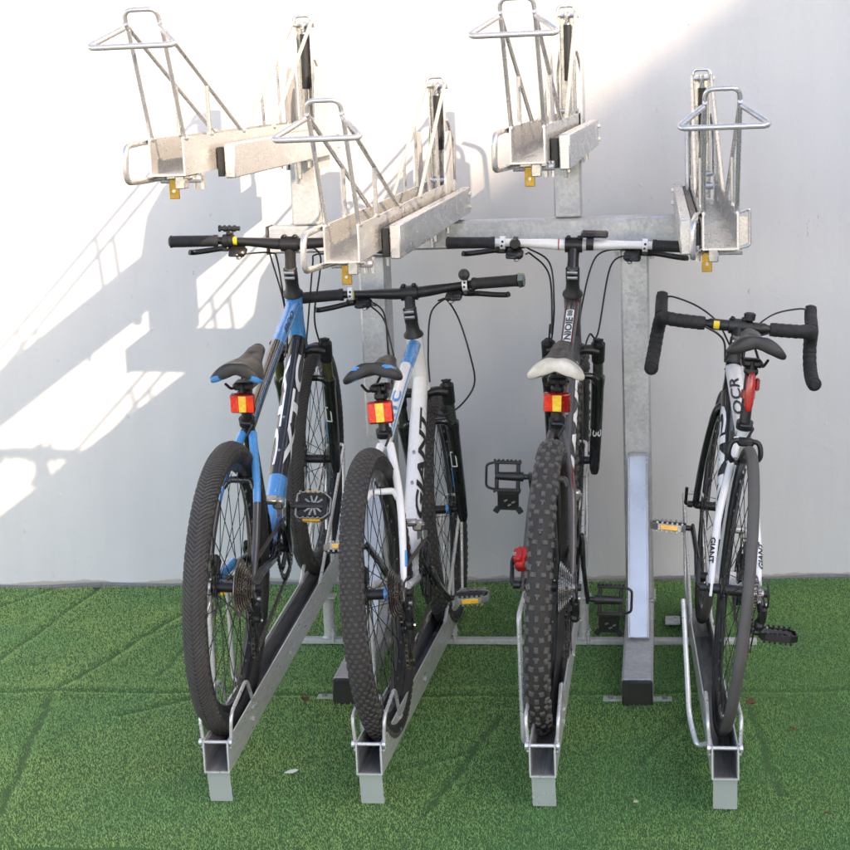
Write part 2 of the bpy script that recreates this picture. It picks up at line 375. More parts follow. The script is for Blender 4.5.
mp = n.new('ShaderNodeMapping'); mp.inputs['Scale'].default_value = (9, 9, .9); l.new(tc.outputs['Object'], mp.inputs[0])
c = mul(c, ramp2(noise(1.0, 6, .6, mp.outputs[0]), .30, .55, (.955, .955, .96), (1, 1, 1)))
c = mul(c, ramp2(noise(26, 3, .5), .24, .30, (.80, .80, .80), (1, 1, 1)), .8)
c = mul(c, ramp2(noise(3.1, 2, .5), .64, .70, (1, 1, 1), (.80, .79, .77)), .0)
sc1 = n.new('ShaderNodeMath'); sc1.operation = 'MULTIPLY'; mps = n.new('ShaderNodeMapping'); mps.inputs['Scale'].default_value = (60, 60, 26); l.new(tc.outputs['Object'], mps.inputs[0])
l.new(ramp2(noise(2.3, 3, .5), .60, .66, (0, 0, 0), (1, 1, 1)), sc1.inputs[0]); l.new(ramp2(noise(1, 4, .7, mps.outputs[0]), .60, .66, (0, 0, 0), (1, 1, 1)), sc1.inputs[1])
c = mul(c, ramp2(sc1.outputs[0], .3, .9, (1, 1, 1), (.66, .64, .61)))
# splashed, earthy band at the foot of the wall
sx = n.new('ShaderNodeSeparateXYZ'); l.new(tc.outputs['Object'], sx.inputs[0])
ad = n.new('ShaderNodeMath'); ad.operation = 'MULTIPLY_ADD'; l.new(noise(7, 5), ad.inputs[0]); ad.inputs[1].default_value = -.05; l.new(sx.outputs['Z'], ad.inputs[2])
c = mul(c, ramp2(ad.outputs[0], -.004, .001, (.74, .69, .58), (1, 1, 1)), 1)
l.new(c, p.inputs['Base Color'])
b1 = n.new('ShaderNodeBump'); b1.inputs['Strength'].default_value = .22; b1.inputs['Distance'].default_value = .012; l.new(noise(5.5, 6, .5, dist=.6), b1.inputs['Height'])
b2 = n.new('ShaderNodeBump'); b2.inputs['Strength'].default_value = .16; b2.inputs['Distance'].default_value = .003; l.new(noise(70, 3), b2.inputs['Height']); l.new(b1.outputs[0], b2.inputs['Normal'])
b3 = n.new('ShaderNodeBump'); b3.inputs['Strength'].default_value = .4; b3.inputs['Distance'].default_value = .004
pit = n.new('ShaderNodeTexVoronoi'); pit.inputs['Scale'].default_value = 9; l.new(tc.outputs['Object'], pit.inputs['Vector'])
pr_ = n.new('ShaderNodeMapRange'); pr_.inputs[1].default_value = .0; pr_.inputs[2].default_value = .06; pr_.inputs[3].default_value = 1; pr_.inputs[4].default_value = 0
l.new(pit.outputs['Distance'], pr_.inputs[0]); l.new(pr_.outputs[0], b3.inputs['Height']); l.new(b2.outputs[0], b3.inputs['Normal'])
l.new(b3.outputs[0], p.inputs['Normal']); M['plaster'] = m
g = G(); g.prism([(0, -.05), (.24, -.05), (.24, 3.4), (0, 3.4)], -9, 9); o = g.obj('white_wall', 'plaster')
o.location = (0, 5.575, 0); o.rotation_euler = (0, 0, math.atan(.0355))
tag(o, 'white plastered wall behind the bicycle rack, sunlit at upper left', 'wall')
g = G(); g.box((0, .1, 3.44), (18.1, .34, .08), bev=.01); c_ = g.obj('coping', 'galv'); c_.parent = o
# dark strip where the carpet meets the wall
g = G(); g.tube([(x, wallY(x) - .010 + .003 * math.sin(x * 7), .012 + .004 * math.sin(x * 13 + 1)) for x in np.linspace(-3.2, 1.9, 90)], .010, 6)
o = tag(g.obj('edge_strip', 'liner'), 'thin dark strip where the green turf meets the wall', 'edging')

# the neighbouring building whose eaves shade the right of the wall (outside the frame)
nb = empty('neighbouring_building', (18, -8, 0), 'plain tall rendered building across the yard to the right, outside the photo', 'building')
nbm = mat('beige_render', (.62, .58, .52), .85, 0, .15, 2, .3, 30)
g = G(); g.box((0, 0, 5.75), (8.0, 28, 11.5)); g.obj('wall', nbm, nb)
g = G(); g.box((0, 0, 11.60), (8.04, 28.2, .20), bev=.02); roof = g.obj('roof', 'galv', nb)
for fl in (1.6, 4.8, 8.0, 10.2):
    for yy in range(-10, 12, 4):
        g = G()
        for (dy, dz, sy, sz) in ((-.62, 0, .08, 1.4), (.62, 0, .08, 1.4), (0, .66, 1.16, .08), (0, -.66, 1.16, .08), (0, 0, .05, 1.24)): g.box((-4.02, yy + dy, fl + dz), (.06, sy, sz))
        f = g.obj('window', 'white', nb); g = G(); g.box((-4.004, yy, fl), (.004, 1.16, 1.24)); g.obj('pane', 'blackgloss', f)

# ------------------------------------------------------------------ the bicycle rack
rack = empty('bicycle_rack', (0, 0, 0), 'galvanised two tier bicycle rack holding four bikes before the white wall', 'bicycle rack')
def rtube(name, c, d, parent=rack, mt='galv', bev=.006):
    g = G(); g.box(c, d, bev=bev); return g.obj(name, mt, parent, ang=30)
YC = 5.10
for (xa, xb, cap) in ((-.886, -.806, 1), (-.116, -.034, 1)):
    xm, wd_ = (xa + xb) / 2, xb - xa
    pst = rtube('post', (xm, YC + .06, .612), (wd_, .12, 1.056))
    g = G(); g.box((xm, YC + .05, 1.148), (.13, .14, .010), bev=.002)
    for sx_ in (-.05, .05): g.tube([(xm + sx_, YC - .002, 1.110), (xm + sx_, YC - .002, 1.165)], .006, 6); g.box((xm + sx_, YC - .004, 1.136), (.016, .016, .008), bev=.001)
    g.obj('flange', 'galv', pst)
    g = G(); g.tube([(xm - wd_ / 2, YC - .002, .084), (xm + wd_ / 2, YC - .002, .084)], .005, 6); g.tube([(xm + wd_ / 2 + .002, YC, .084), (xm + wd_ / 2 + .002, YC + .11, .084)], .005, 6); g.obj('weld', 'rod', pst)
    bb = rtube('base_beam', (xm, (4.40 + 5.24) / 2, .041), (wd_, 5.24 - 4.40, .078))
    g = G(); g.box((xm, 4.392, .041), (wd_ - .002, .018, .076), bev=.004); g.obj('end_cap', 'plasticblk', bb)
    for sgn in (-1, 1):
        g = G(); xx = xm + sgn * (wd_ / 2 + .024)
        g.box((xx, 4.43, .014), (.052, .034, .006), bev=.0015); g.tube([(xx + sgn * .018, 4.413, .014), (xx + sgn * .018, 4.447, .014)], .003, 6)
        g.tube([(xx + sgn * .006, 4.43, .016), (xx + sgn * .006, 4.43, .023)], .007, 6, m=1)
        g.obj('anchor_tab', ['galv', 'liner'], bb)
# sloping brace plate from post to base beam (right-hand frame shows it plainly, the left one sits behind the second bike)
for xm in (-.0745,-.846):
    g = G(); a = Vector((xm, 4.725, .083)); b = Vector((xm, 5.095, .525)); t = (b - a).normalized(); nrm = Vector((0, -t.z, t.y))
    c1 = (a + b) / 2; R = Matrix((Vector((1, 0, 0)), t, nrm)).transposed()
    g.box(c1 + nrm * .012, (.050, (b - a).length, .006), R, .0015)
    for sg in (-1, 1): g.box(c1 + Vector((sg * .027, 0, 0)) + nrm * .004, (.004, (b - a).length, .022), R, .001)
    br = g.obj('brace', 'sheet', rack)
    g = G(); g.tube([b + Vector((-.026, -.004, .004)) + nrm * .012, b + Vector((.026, -.004, .004)) + nrm * .012], .005, 6); g.obj('weld', 'rod', br)
# upper crossbar and ground rail
cb = rtube('crossbar', ((-1.155 + .19) / 2, YC + .04, 1.193), (.19 + 1.155, .08, .08))
g = G()
for xx in (-1.157, .192): g.box((xx, YC + .04, 1.193), (.006, .084, .084), bev=.002)
g.obj('end_plate', 'plasticblk', cb)
rtube('ground_rail', ((-1.13 + .26) / 2, 4.90, .021), (1.39, .030, .016), bev=.0015)
g = G(); g.box((.022, 5.07, .030), (.045, .075, .006), bev=.002)
for q in (-.02, .02): g.tube([(.03, 5.07 + q, .03), (.03, 5.07 + q, .036)], .004, 6)
g.obj('foot_plate', 'galv', rack)

LX = {1: -1.035, 2: -.668, 3: -.280, 4: .128}
# ---- lower trays
def lower_tray(i):
    cx = LX[i] + (.012, -.001, .004, -.001)[i - 1] * (1 if i != 1 else 1); hi = i in (1, 3); s = .052 if hi else -.052
    if i == 1: cx = -1.024
    y0, y1 = 3.69, 5.22; zf = lambda y: .097 + (y - y0) * s
    yaw = (.006, .012, .010, -.024)[i - 1]; X_ = lambda y: cx + (y - y0) * yaw
    hw, t, hgt = .030, .0035, .076
    def P(lx, y, lz): return Vector((X_(y) + lx, y, zf(y) + lz))
    g = G()
    sec = [(-hw, hgt), (-hw, 0), (hw, 0), (hw, hgt), (hw - t, hgt), (hw - t, t), (-hw + t, t), (-hw + t, hgt)]
    vs = [P(a, y, b) for y in (y0, y1) for a, b in sec]
    fs = [(0, 1, 6, 7), (1, 2, 5, 6), (2, 3, 4, 5), (8, 15, 14, 9), (9, 14, 13, 10), (10, 13, 12, 11)] + [(j, (j + 1) % 8, (j + 1) % 8 + 8, j + 8) for j in range(8)]
    g.add(vs, fs)
    tr = g.obj('lower_tray', 'galv_shade', rack)
    g = G(); vs = [P(a, y, b) for y in (y0 + .002, y1 - .01) for a, b in ((-hw + t + .0006, t + .002), (hw - t - .0006, t + .002), (hw - t - .0006, t + .0005), (-hw + t + .0006, t + .0005))]
    g.add(vs, [(0, 1, 5, 4), (1, 2, 6, 5), (3, 0, 4, 7), (0, 3, 2, 1), (4, 5, 6, 7)])
    for sg in (-1, 1):
        xx = sg * (hw - t - .0012); vs = [P(a, y, b) for y in (y0 + .003, y1 - .01) for a, b in ((xx - .0008, t + .002), (xx + .0008, t + .002), (xx + .0008, hgt - .012), (xx - .0008, hgt - .012))]
        g.add(vs, [(0, 1, 5, 4), (1, 2, 6, 5), (2, 3, 7, 6), (3, 0, 4, 7), (0, 3, 2, 1), (4, 5, 6, 7)])
    # ribs of the black liner
    for q in (-.014, 0, .014): g.tube([P(q, y0 + .006, t + .0022), P(q, y1 - .02, t + .0022)], .0012, 5)
    g.obj('liner', 'liner' if i != 4 else 'galv_dark', tr)
    # folded foot under the mouth
    g = G(); fw = .0265
    a, b = P(-fw, 3.700, -.001), P(fw, 3.700, -.001); c, d = Vector((X_(3.70) + fw, 3.716, .018)), Vector((X_(3.70) - fw, 3.716, .018))
    th = Vector((0, .003, 0)); g.add([a, b, c, d, a + th, b + th, c + th, d + th], [(0, 1, 2, 3), (7, 6, 5, 4), (0, 4, 5, 1), (1, 5, 6, 2), (2, 6, 7, 3), (3, 7, 4, 0)])
    g.obj('foot', 'sheet', tr)
    # pin across the mouth with washers
    g = G(); g.tube([P(-hw - .006, y0 + .008, hgt - .004), P(hw + .006, y0 + .008, hgt - .004)], .0045, 10)
    for sg in (-1, 1): g.tube([P(sg * (hw + .002), y0 + .008, hgt - .004), P(sg * (hw + .009), y0 + .008, hgt - .004)], .008, 8)
    g.obj('mouth_pin', 'rod_shade', tr)
    # small side hoops by the mouth
    for sg in (-1, 1):
        x_ = sg * (hw + .003); hh_ = .072
        pts = [P(x_, y0 + .02, hgt - .012), P(x_ + sg * .004, y0 + .015, hgt + .06), P(x_, y0 + .19, hgt + .075), P(x_, y0 + .245, hgt - .01)]
        g = G(); g.tube(rnd(pts, .028, 6), .0045, 10)
        for q in (pts[0], pts[-1]): g.tube([q + Vector((0, -.012, -.006)), q + Vector((0, .014, -.006))], [.003, .006], 6)
        g.obj('side_hoop', 'rod_shade', tr)
    # tall hoop that holds the front wheel
    g = G(); ht = .27; x_ = hw - .002
    for sg in (-1, 1):
        top = P(sg * x_, y1 + .03, hgt + ht)
        base2 = P(sg * x_, y1 - .42, hgt - .004)
        g.tube([base2, top], .0052, 10); g.tube([P(sg * x_, y1 - .02, hgt - .006), top], .0048, 10)
        g.tube([P(sg * x_, y1 - .24, hgt - .004), base2.lerp(top, .44)], .0045, 8)
        g.tube([base2 + Vector((0, -.012, 0)), base2 + Vector((0, .012, 0))], [.004, .008], 6)
    g.tube(rnd([P(-x_, y1 + .03, hgt + ht - .004), P(-x_, y1 + .055, hgt + ht + .012), P(x_, y1 + .055, hgt + ht + .012), P(x_, y1 + .03, hgt + ht - .004)], .02), .0052, 10)
    g.obj('wheel_hoop', 'rod_shade', tr)
    # locking loop on the left flank
    g = G()
    if i == 4:
        pts = [P(-hw - .002, y0 + .16, .03), P(-hw - .026, y0 + .14, .032), P(-hw - .040, y0 + .20, .08), P(-hw - .046, y0 + .34, .33)]
        g.tube(rnd(pts, .03, 7), .0062, 12)
    else:
        q0 = .22 if i != 3 else .13
        pts = [P(-hw - .002, y0 + q0 + .02, .02), P(-hw - .024, y0 + q0, .024), P(-hw - .026, y0 + q0, .33), P(-hw - .024, y0 + q0 + .17, .33), P(-hw - .022, y0 + q0 + .17, .07), P(-hw, y0 + q0 + .16, .055)]
        g.tube(rnd(pts, .022, 6), .0060, 12)
        g.box(P(-hw - .004, y0 + q0 + .04, .03), (.004, .07, .05), bev=.002)
    g.obj('locking_loop', 'rod_shade', tr)
    # support at the back
    g = G(); xx = X_(4.9) + (.028 if hi else -.0)
    if hi:
        g.tube([(xx, 4.90, .030), (xx, 4.90, zf(4.90) - .003)], .016, 16); g.box((xx, 4.90, zf(4.9) - .004), (.05, .05, .006), bev=.002)
        g.tube([(xx, 4.90, .031), (xx, 4.90, .036)], [.022, .017], 14)
    else:
        g.box((X_(4.9), 4.90, (zf(4.9) + .026) / 2 + .006), (.06, .04, .012), bev=.002)
    for q in (-.018, .018): g.tube([(X_(4.9) + hw + .012, 4.90 + q, .02), (X_(4.9) + hw + .012, 4.90 + q, .062)], .004, 6); g.box((X_(4.9) + hw + .012, 4.90 + q, .048), (.012, .012, .006))
    g.obj('support', 'galv', tr)
    # bolt heads on the right rail
    g = G()
    for yy in (3.93, 4.36): g.tube([P(hw, yy, .03), P(hw + .006, yy, .03)], .006, 6)
    g.obj('bolt', 'rod_shade', tr)
    return tr
M['galv_dark'] = mat('worn_tray_floor', (.30, .31, .32), .4, .7, .4, 18, .1, 30, stretch=(4, .5, 4))
for i in LX: lower_tray(i)

# ---- upper trays
def upper_tray(i, z0, side):
    cx = LX[i]; yaw = (-.007, .009, .012, -.002)[i - 1]; y0, y1 = 3.65, 5.34
    if i == 4: y0 = 3.80
    if i == 3: y0 = 3.80
    hw, t, hgt = (.0385, .004, .080)
    P = lambda lx, y, lz: Vector((cx + (y - y0) * yaw + lx, y, z0 + lz))
    g = G()
    sec = [(-hw, hgt), (-hw, 0), (hw, 0), (hw, hgt), (hw - t, hgt), (hw - t, t), (-hw + t, t), (-hw + t, hgt)]
    vs = [P(a, y, b) for y in (y0, y1) for a, b in sec]
    g.add(vs, [(0, 1, 6, 7), (1, 2, 5, 6), (2, 3, 4, 5), (8, 15, 14, 9), (9, 14, 13, 10), (10, 13, 12, 11)] + [(j, (j + 1) % 8, (j + 1) % 8 + 8, j + 8) for j in range(8)])
    tr = g.obj('upper_tray', 'galv_sun', rack)
    # fixed outer rail the tray slides on, with the dark slider between them
    g = G(); x_ = side * .0715; a, b = P(x_, 3.92, .018), P(x_, 5.32, .018); R = Matrix.Rotation(-math.atan(yaw), 3, 'Z')
    g.box((a + b) / 2, (.025, 1.40, .078), R, .003)
    for yy in (5.28,):
        for zz in (.0, .038): g.tube([P(side * .084, yy, zz), P(side * .091, yy, zz)], .006, 6)
    rl = g.obj('outer_rail', 'galv_sun', tr)
    g = G(); a, b = P(side * .049, 3.925, .016), P(side * .049, 5.30, .016); g.box((a + b) / 2, (.016, 1.37, .066), R, .001); g.obj('slider', 'plasticblk', tr)
    # mounting bracket and stub post
    topz = {1: 1.694, 2: 1.492, 3: 1.698, 4: 1.492}[i]; px_ = cx + (-.004, .004, .016, 0)[i - 1]
    if i == 4: px_ = cx - .004
    g = G()
    if z0 - .03 > 1.30: g.box((px_, YC + .041, (1.235 + z0 - .03) / 2), (.079, .078, z0 - .03 - 1.235), bev=.005)
    for sg in (-1, 1):
        xa_ = px_ + sg * .0455; pl_ = [(5.10, z0 - .06), (5.29, z0 - .06), (5.29, topz - .05), (5.26, topz), (5.17, topz), (5.125, topz - .05), (5.10, z0 + .05)]
        g.prism(pl_, xa_ - .003, xa_ + .003)
    g.obj('stub_post', 'galv', tr, ang=30)
    g = G(); g.box(P(side * .01, 4.92, -.022), (.12, .16, .010), bev=.002)
    g.box(P(side * .01, 5.05, -.05), (.012, .02, .07), bev=.002)
    for q in (-.04, .04):
        g.tube([P(side * .03 + q, 4.88, -.045), P(side * .03 + q, 4.88, -.012)], .005, 6)
    g.tube([P(0, 5.06, -.10), P(0, 5.06, -.02)], [.006, .011], 10)
    g.obj('bracket', 'rod', tr)
    # front loading hoop
    g = G(); hx = hw - .003; zt = hgt + .235; yt = y0 - .12 if i in (1, 2) else y0 - .16
    F_ = .0052
    for sg in (-1, 1):
        top = P(sg * hx, yt, zt)
        base = P(sg * hx, y0 + .02, hgt - .003); far = P(sg * hx, y0 + .57, hgt - .003)
        g.tube([base, P(sg * hx, yt + .02, zt - .012)], F_, 10)
        g.tube([far, far.lerp(top, .97), top], F_, 10)
        st = far.lerp(top, .47); g.tube([st + Vector((0, -.004, 0)), Vector((st.x, st.y, z0 + hgt))], .0052, 8)
        for q in (base, far, Vector((st.x, st.y, z0 + hgt))): g.tube([q + Vector((0, -.014, .001)), q + Vector((0, .014, .001))], [.004, .007], 6)
    g.tube(rnd([P(-hx, yt + .012, zt - .010), P(-hx * .96, yt - .008, zt + .026), P(hx * .96, yt - .008, zt + .026), P(hx, yt + .012, zt - .010)], .022, 6), F_, 10)
    wz = zt - .048; yw = yt - .09
    g.tube(rnd([P(-hx - .004, yt, zt - .010), P(-.093, yw, wz), P(.093, yw, wz), P(hx + .004, yt, zt - .010)], .022, 7), .0062, 10)
    g.obj('loading_hoop', 'rod', tr)
    # rear wheel hoop leaning back up to the guide
    g = G(); gt = .378; yb = 5.25
    for sg in (-1, 1):
        base = P(sg * hx, 4.58, hgt - .003); top = P(sg * (hx - .008), yb - .01, gt - .010)
        g.tube([base, top], .0056, 10)
        for k_ in (.30, .62):
            st = base.lerp(top, k_); g.tube([st, Vector((st.x, st.y + .01, z0 + hgt))], .0046, 8)
        g.tube([base + Vector((0, -.014, 0)), base + Vector((0, .014, 0))], [.004, .007], 6)
        g.tube(rnd([P(sg * hx, 5.335, hgt - .003), P(sg * hx, 5.33, hgt + .12), P(sg * .024, 5.29, hgt + .18)], .05), .0048, 8)
    g.tube(rnd([P(-hx + .008, yb - .012, gt - .016), P(-hx + .012, yb - .004, gt + .008), P(hx - .012, yb - .004, gt + .008), P(hx - .008, yb - .012, gt - .016)], .016, 6), .0056, 10)
    g.obj('wheel_hoop', 'rod', tr)
    # upright guide channel with a black gas spring inside
    g = G(); yg = 5.25
    for sg in (-1, 1): g.box(P(sg * .021, yg + .012, gt / 2 + .004), (.0045, .030, gt - .02), bev=.001)
    g.box(P(0, yg + .026, gt / 2 + .004), (.042, .003, gt - .02), bev=.001)
    g.tube([P(-.029, yg, gt - .018), P(.029, yg, gt - .018)], .006, 8); g.tube([P(.027, yg, gt - .018), P(.036, yg, gt - .018)], .009, 6)
    g.tube([P(0, yg - .004, gt - .030), P(0, yg - .004, gt - .008)], .008, 8)
    g.tube([P(-.03, yg - .01, .085), P(.03, yg - .01, .085)], .007, 8); g.tube([P(-.03, yg - .02, .05), P(.03, yg - .02, .05)], .010, 8)
    gd = g.obj('guide', 'rod', tr)
    g = G(); g.tube([P(.002, yg - .006, gt - .045), P(.002, yg - .006, gt - .205)], .0115, 12); g.tube([P(.002, yg - .006, gt - .20), P(.002, yg - .006, .06)], .0045, 8, m=1)
    g.tube([P(.002, yg - .006, gt - .045), P(.002, yg - .006, gt - .028)], [.008, .004], 8, m=1)
    g.obj('gas_spring', ['plasticblk', 'steel'], tr)
    # pull handle on the flank of the mouth
    g = G(); e = .050
    hy = y0 - .10
    g.tube(rnd([P(-hw - .003, y0 + .05, hgt - .008), P(-e, y0 + .02, hgt - .006), P(-e - .010, hy, hgt - .012), P(-e - .012, hy, -.006), P(-e, y0 + .02, -.008), P(-hw + .01, y0 + .06, -.004)], .026, 7), .0068, 12)
    g.obj('pull_handle', 'rod', tr)
    if i == 4:
        g = G(); g.tube(rnd([P(hw + .002, y0 + .01, hgt - .002), P(hw + .024, y0 + .01, hgt + .006), P(hw + .024, y0 + .01, .008), P(hw + .002, y0 + .01, .002)], .006, 4), .003, 8)
        g.box(P(hw + .012, y0 + .02, .038), (.020, .003, .062)); g.obj('end_loop', 'rod', tr)
    # latch under the mouth
    g = G(); g.box(P(.014 * side, y0 + .06, -.016), (.022, .040, .028), bev=.002); g.box(P(.014 * side - .014, y0 + .045, -.030), (.022, .004, .042), bev=.001, m=1)
    g.tube([P(.014 * side - .014, y0 + .043, -.034), P(.014 * side - .014, y0 + .038, -.034)], .0035, 8)
    g.box(P(.0, y0 + .10, -.006), (.07, .07, .008), bev=.002); g.tube([P(.03 * side, y0 + .12, -.035), P(.03 * side, y0 + .12, .0)], .005, 6); g.tube([P(.045 * side, y0 + .12, -.035), P(.045 * side, y0 + .12, .0)], .005, 6)
    g.tube([P(-.04, y0 + .085, -.012), P(.05, y0 + .085, -.012)], .0075, 8)
    g.obj('latch', ['rod', 'brass'], tr)
    return tr
upper_tray(1, 1.458, 1); upper_tray(2, 1.264, 1); upper_tray(3, 1.452, 1); upper_tray(4, 1.256, -1)

# ------------------------------------------------------------------ bicycles
FR = {1: ((-1.04728, 3.97543, .1134), (.99957, .003, -.02918), (-.00114, .99798, .06355), (.02931, -.06349, .99755)),
      2: ((-.65561, 3.95945, .08795), (.99816, -.00977, .0598), (.01331, .99816, -.05911), (-.05912, .05979, .99646)),
      3: ((-.29379, 4.06294, .08997), (.99895, -.00934, -.04489), (.01214, .99797, .06253), (.04422, -.06301, .99703)),
      4: ((.1208, 3.97627, .10481), (.99263, .01618, -.1201), (-.02139, .99888, -.04216), (.11928, .04442, .99187))}

def tyre(g, cy, cz, r, tr, kind):
    R0 = r - tr; n = 96
    k = 14; prof = []
    for j in range(k):
        a = 2 * math.pi * j / k; prof.append((tr * math.sin(a), R0 + tr * math.cos(a)))
    vs = []; N = 96
    for i in range(N):
        a = 2 * math.pi * i / N
        for (x, q) in prof: vs.append((x, cy + q * math.cos(a), cz + q * math.sin(a)))
    for i in range(N):
        i2 = (i + 1) % N
        for j in range(k):
            j2 = (j + 1) % k; ph = 2 * math.pi * (j + .5) / k; ph = min(ph, 2 * math.pi - ph)
            g.f.append((len(g.v) + i * k + j, len(g.v) + i * k + j2, len(g.v) + i2 * k + j2, len(g.v) + i2 * k + j))
            g.mi.append(0 if ph < 1.15 else 2); g.sm.append(True)
    g.v += vs
    def knob(th, ph, du, dv, h, yaw=0., m=1, sink=.001):
        er = Vector((0, math.cos(th), math.sin(th))); et = Vector((0, -math.sin(th), math.cos(th))); ex = Vector((1, 0, 0))
        nn = er * math.cos(ph) + ex * math.sin(ph); ev = ex * math.cos(ph) - er * math.sin(ph)
        c = Vector((0, cy, cz)) + er * R0 + nn * (tr - sink)
        u = et * math.cos(yaw) + ev * math.sin(yaw); v = ev * math.cos(yaw) - et * math.sin(yaw)
        q = []
        for (z, sc) in ((0, 1.12), (h, .86)):
            for (a, b) in ((-1, -1), (1, -1), (1, 1), (-1, 1)): q.append(c + nn * z + u * (a * du / 2 * sc) + v * (b * dv / 2 * sc))
        g.add(q, [(4, 5, 6, 7), (0, 1, 5, 4), (1, 2, 6, 5), (2, 3, 7, 6), (3, 0, 4, 7)], m, False)
    if kind == 'herring':
        n = 200
        for i in range(n):
            th = 2 * math.pi * i / n
            for s in (-1, 1):
                knob(th - .010, s * .30, .0046, .0200, .0020, s * .85)
                knob(th - .052, s * .86, .0046, .0190, .0020, s * .80)
                if i % 2: knob(th - .03, s * 1.28, .010, .006, .0018, s * .2)
    elif kind == 'small':
        n = 180
        for i in range(n):
            th = 2 * math.pi * i / n
            for ph in ((-.30, .30, -.95, .95) if i % 2 else (0, -.62, .62)): knob(th, ph, .0066, .0078, .0026)
            if i % 2 == 0:
                for s in (-1, 1): knob(th, s * 1.22, .012, .0065, .003)
    elif kind == 'big':
        n = 90
        for i in range(n):
            th = 2 * math.pi * i / n
            if i % 3 == 0:
                for s in (-1, 1): knob(th, s * .40, .0105, .0115, .0050, s * .1, m=3)
                for s in (-1, 1): knob(th, s * 1.22, .013, .009, .0045, 0, m=3)
            elif i % 3 == 1:
                knob(th, 0, .0125, .0088, .0050, m=3)
                for s in (-1, 1): knob(th + .01, s * .84, .0135, .0095, .0052, -s * .3, m=3)
            else:
                knob(th - .008, 0, .0055, .0120, .0048, m=3); knob(th + .008, 0, .0080, .0060, .0048, m=3)
                for s in (-1, 1): knob(th + .02, s * .80, .0120, .0090, .0052, s * .25, m=3)
                for s in (-1, 1): knob(th, s * 1.20, .013, .009, .0045, 0, m=3)
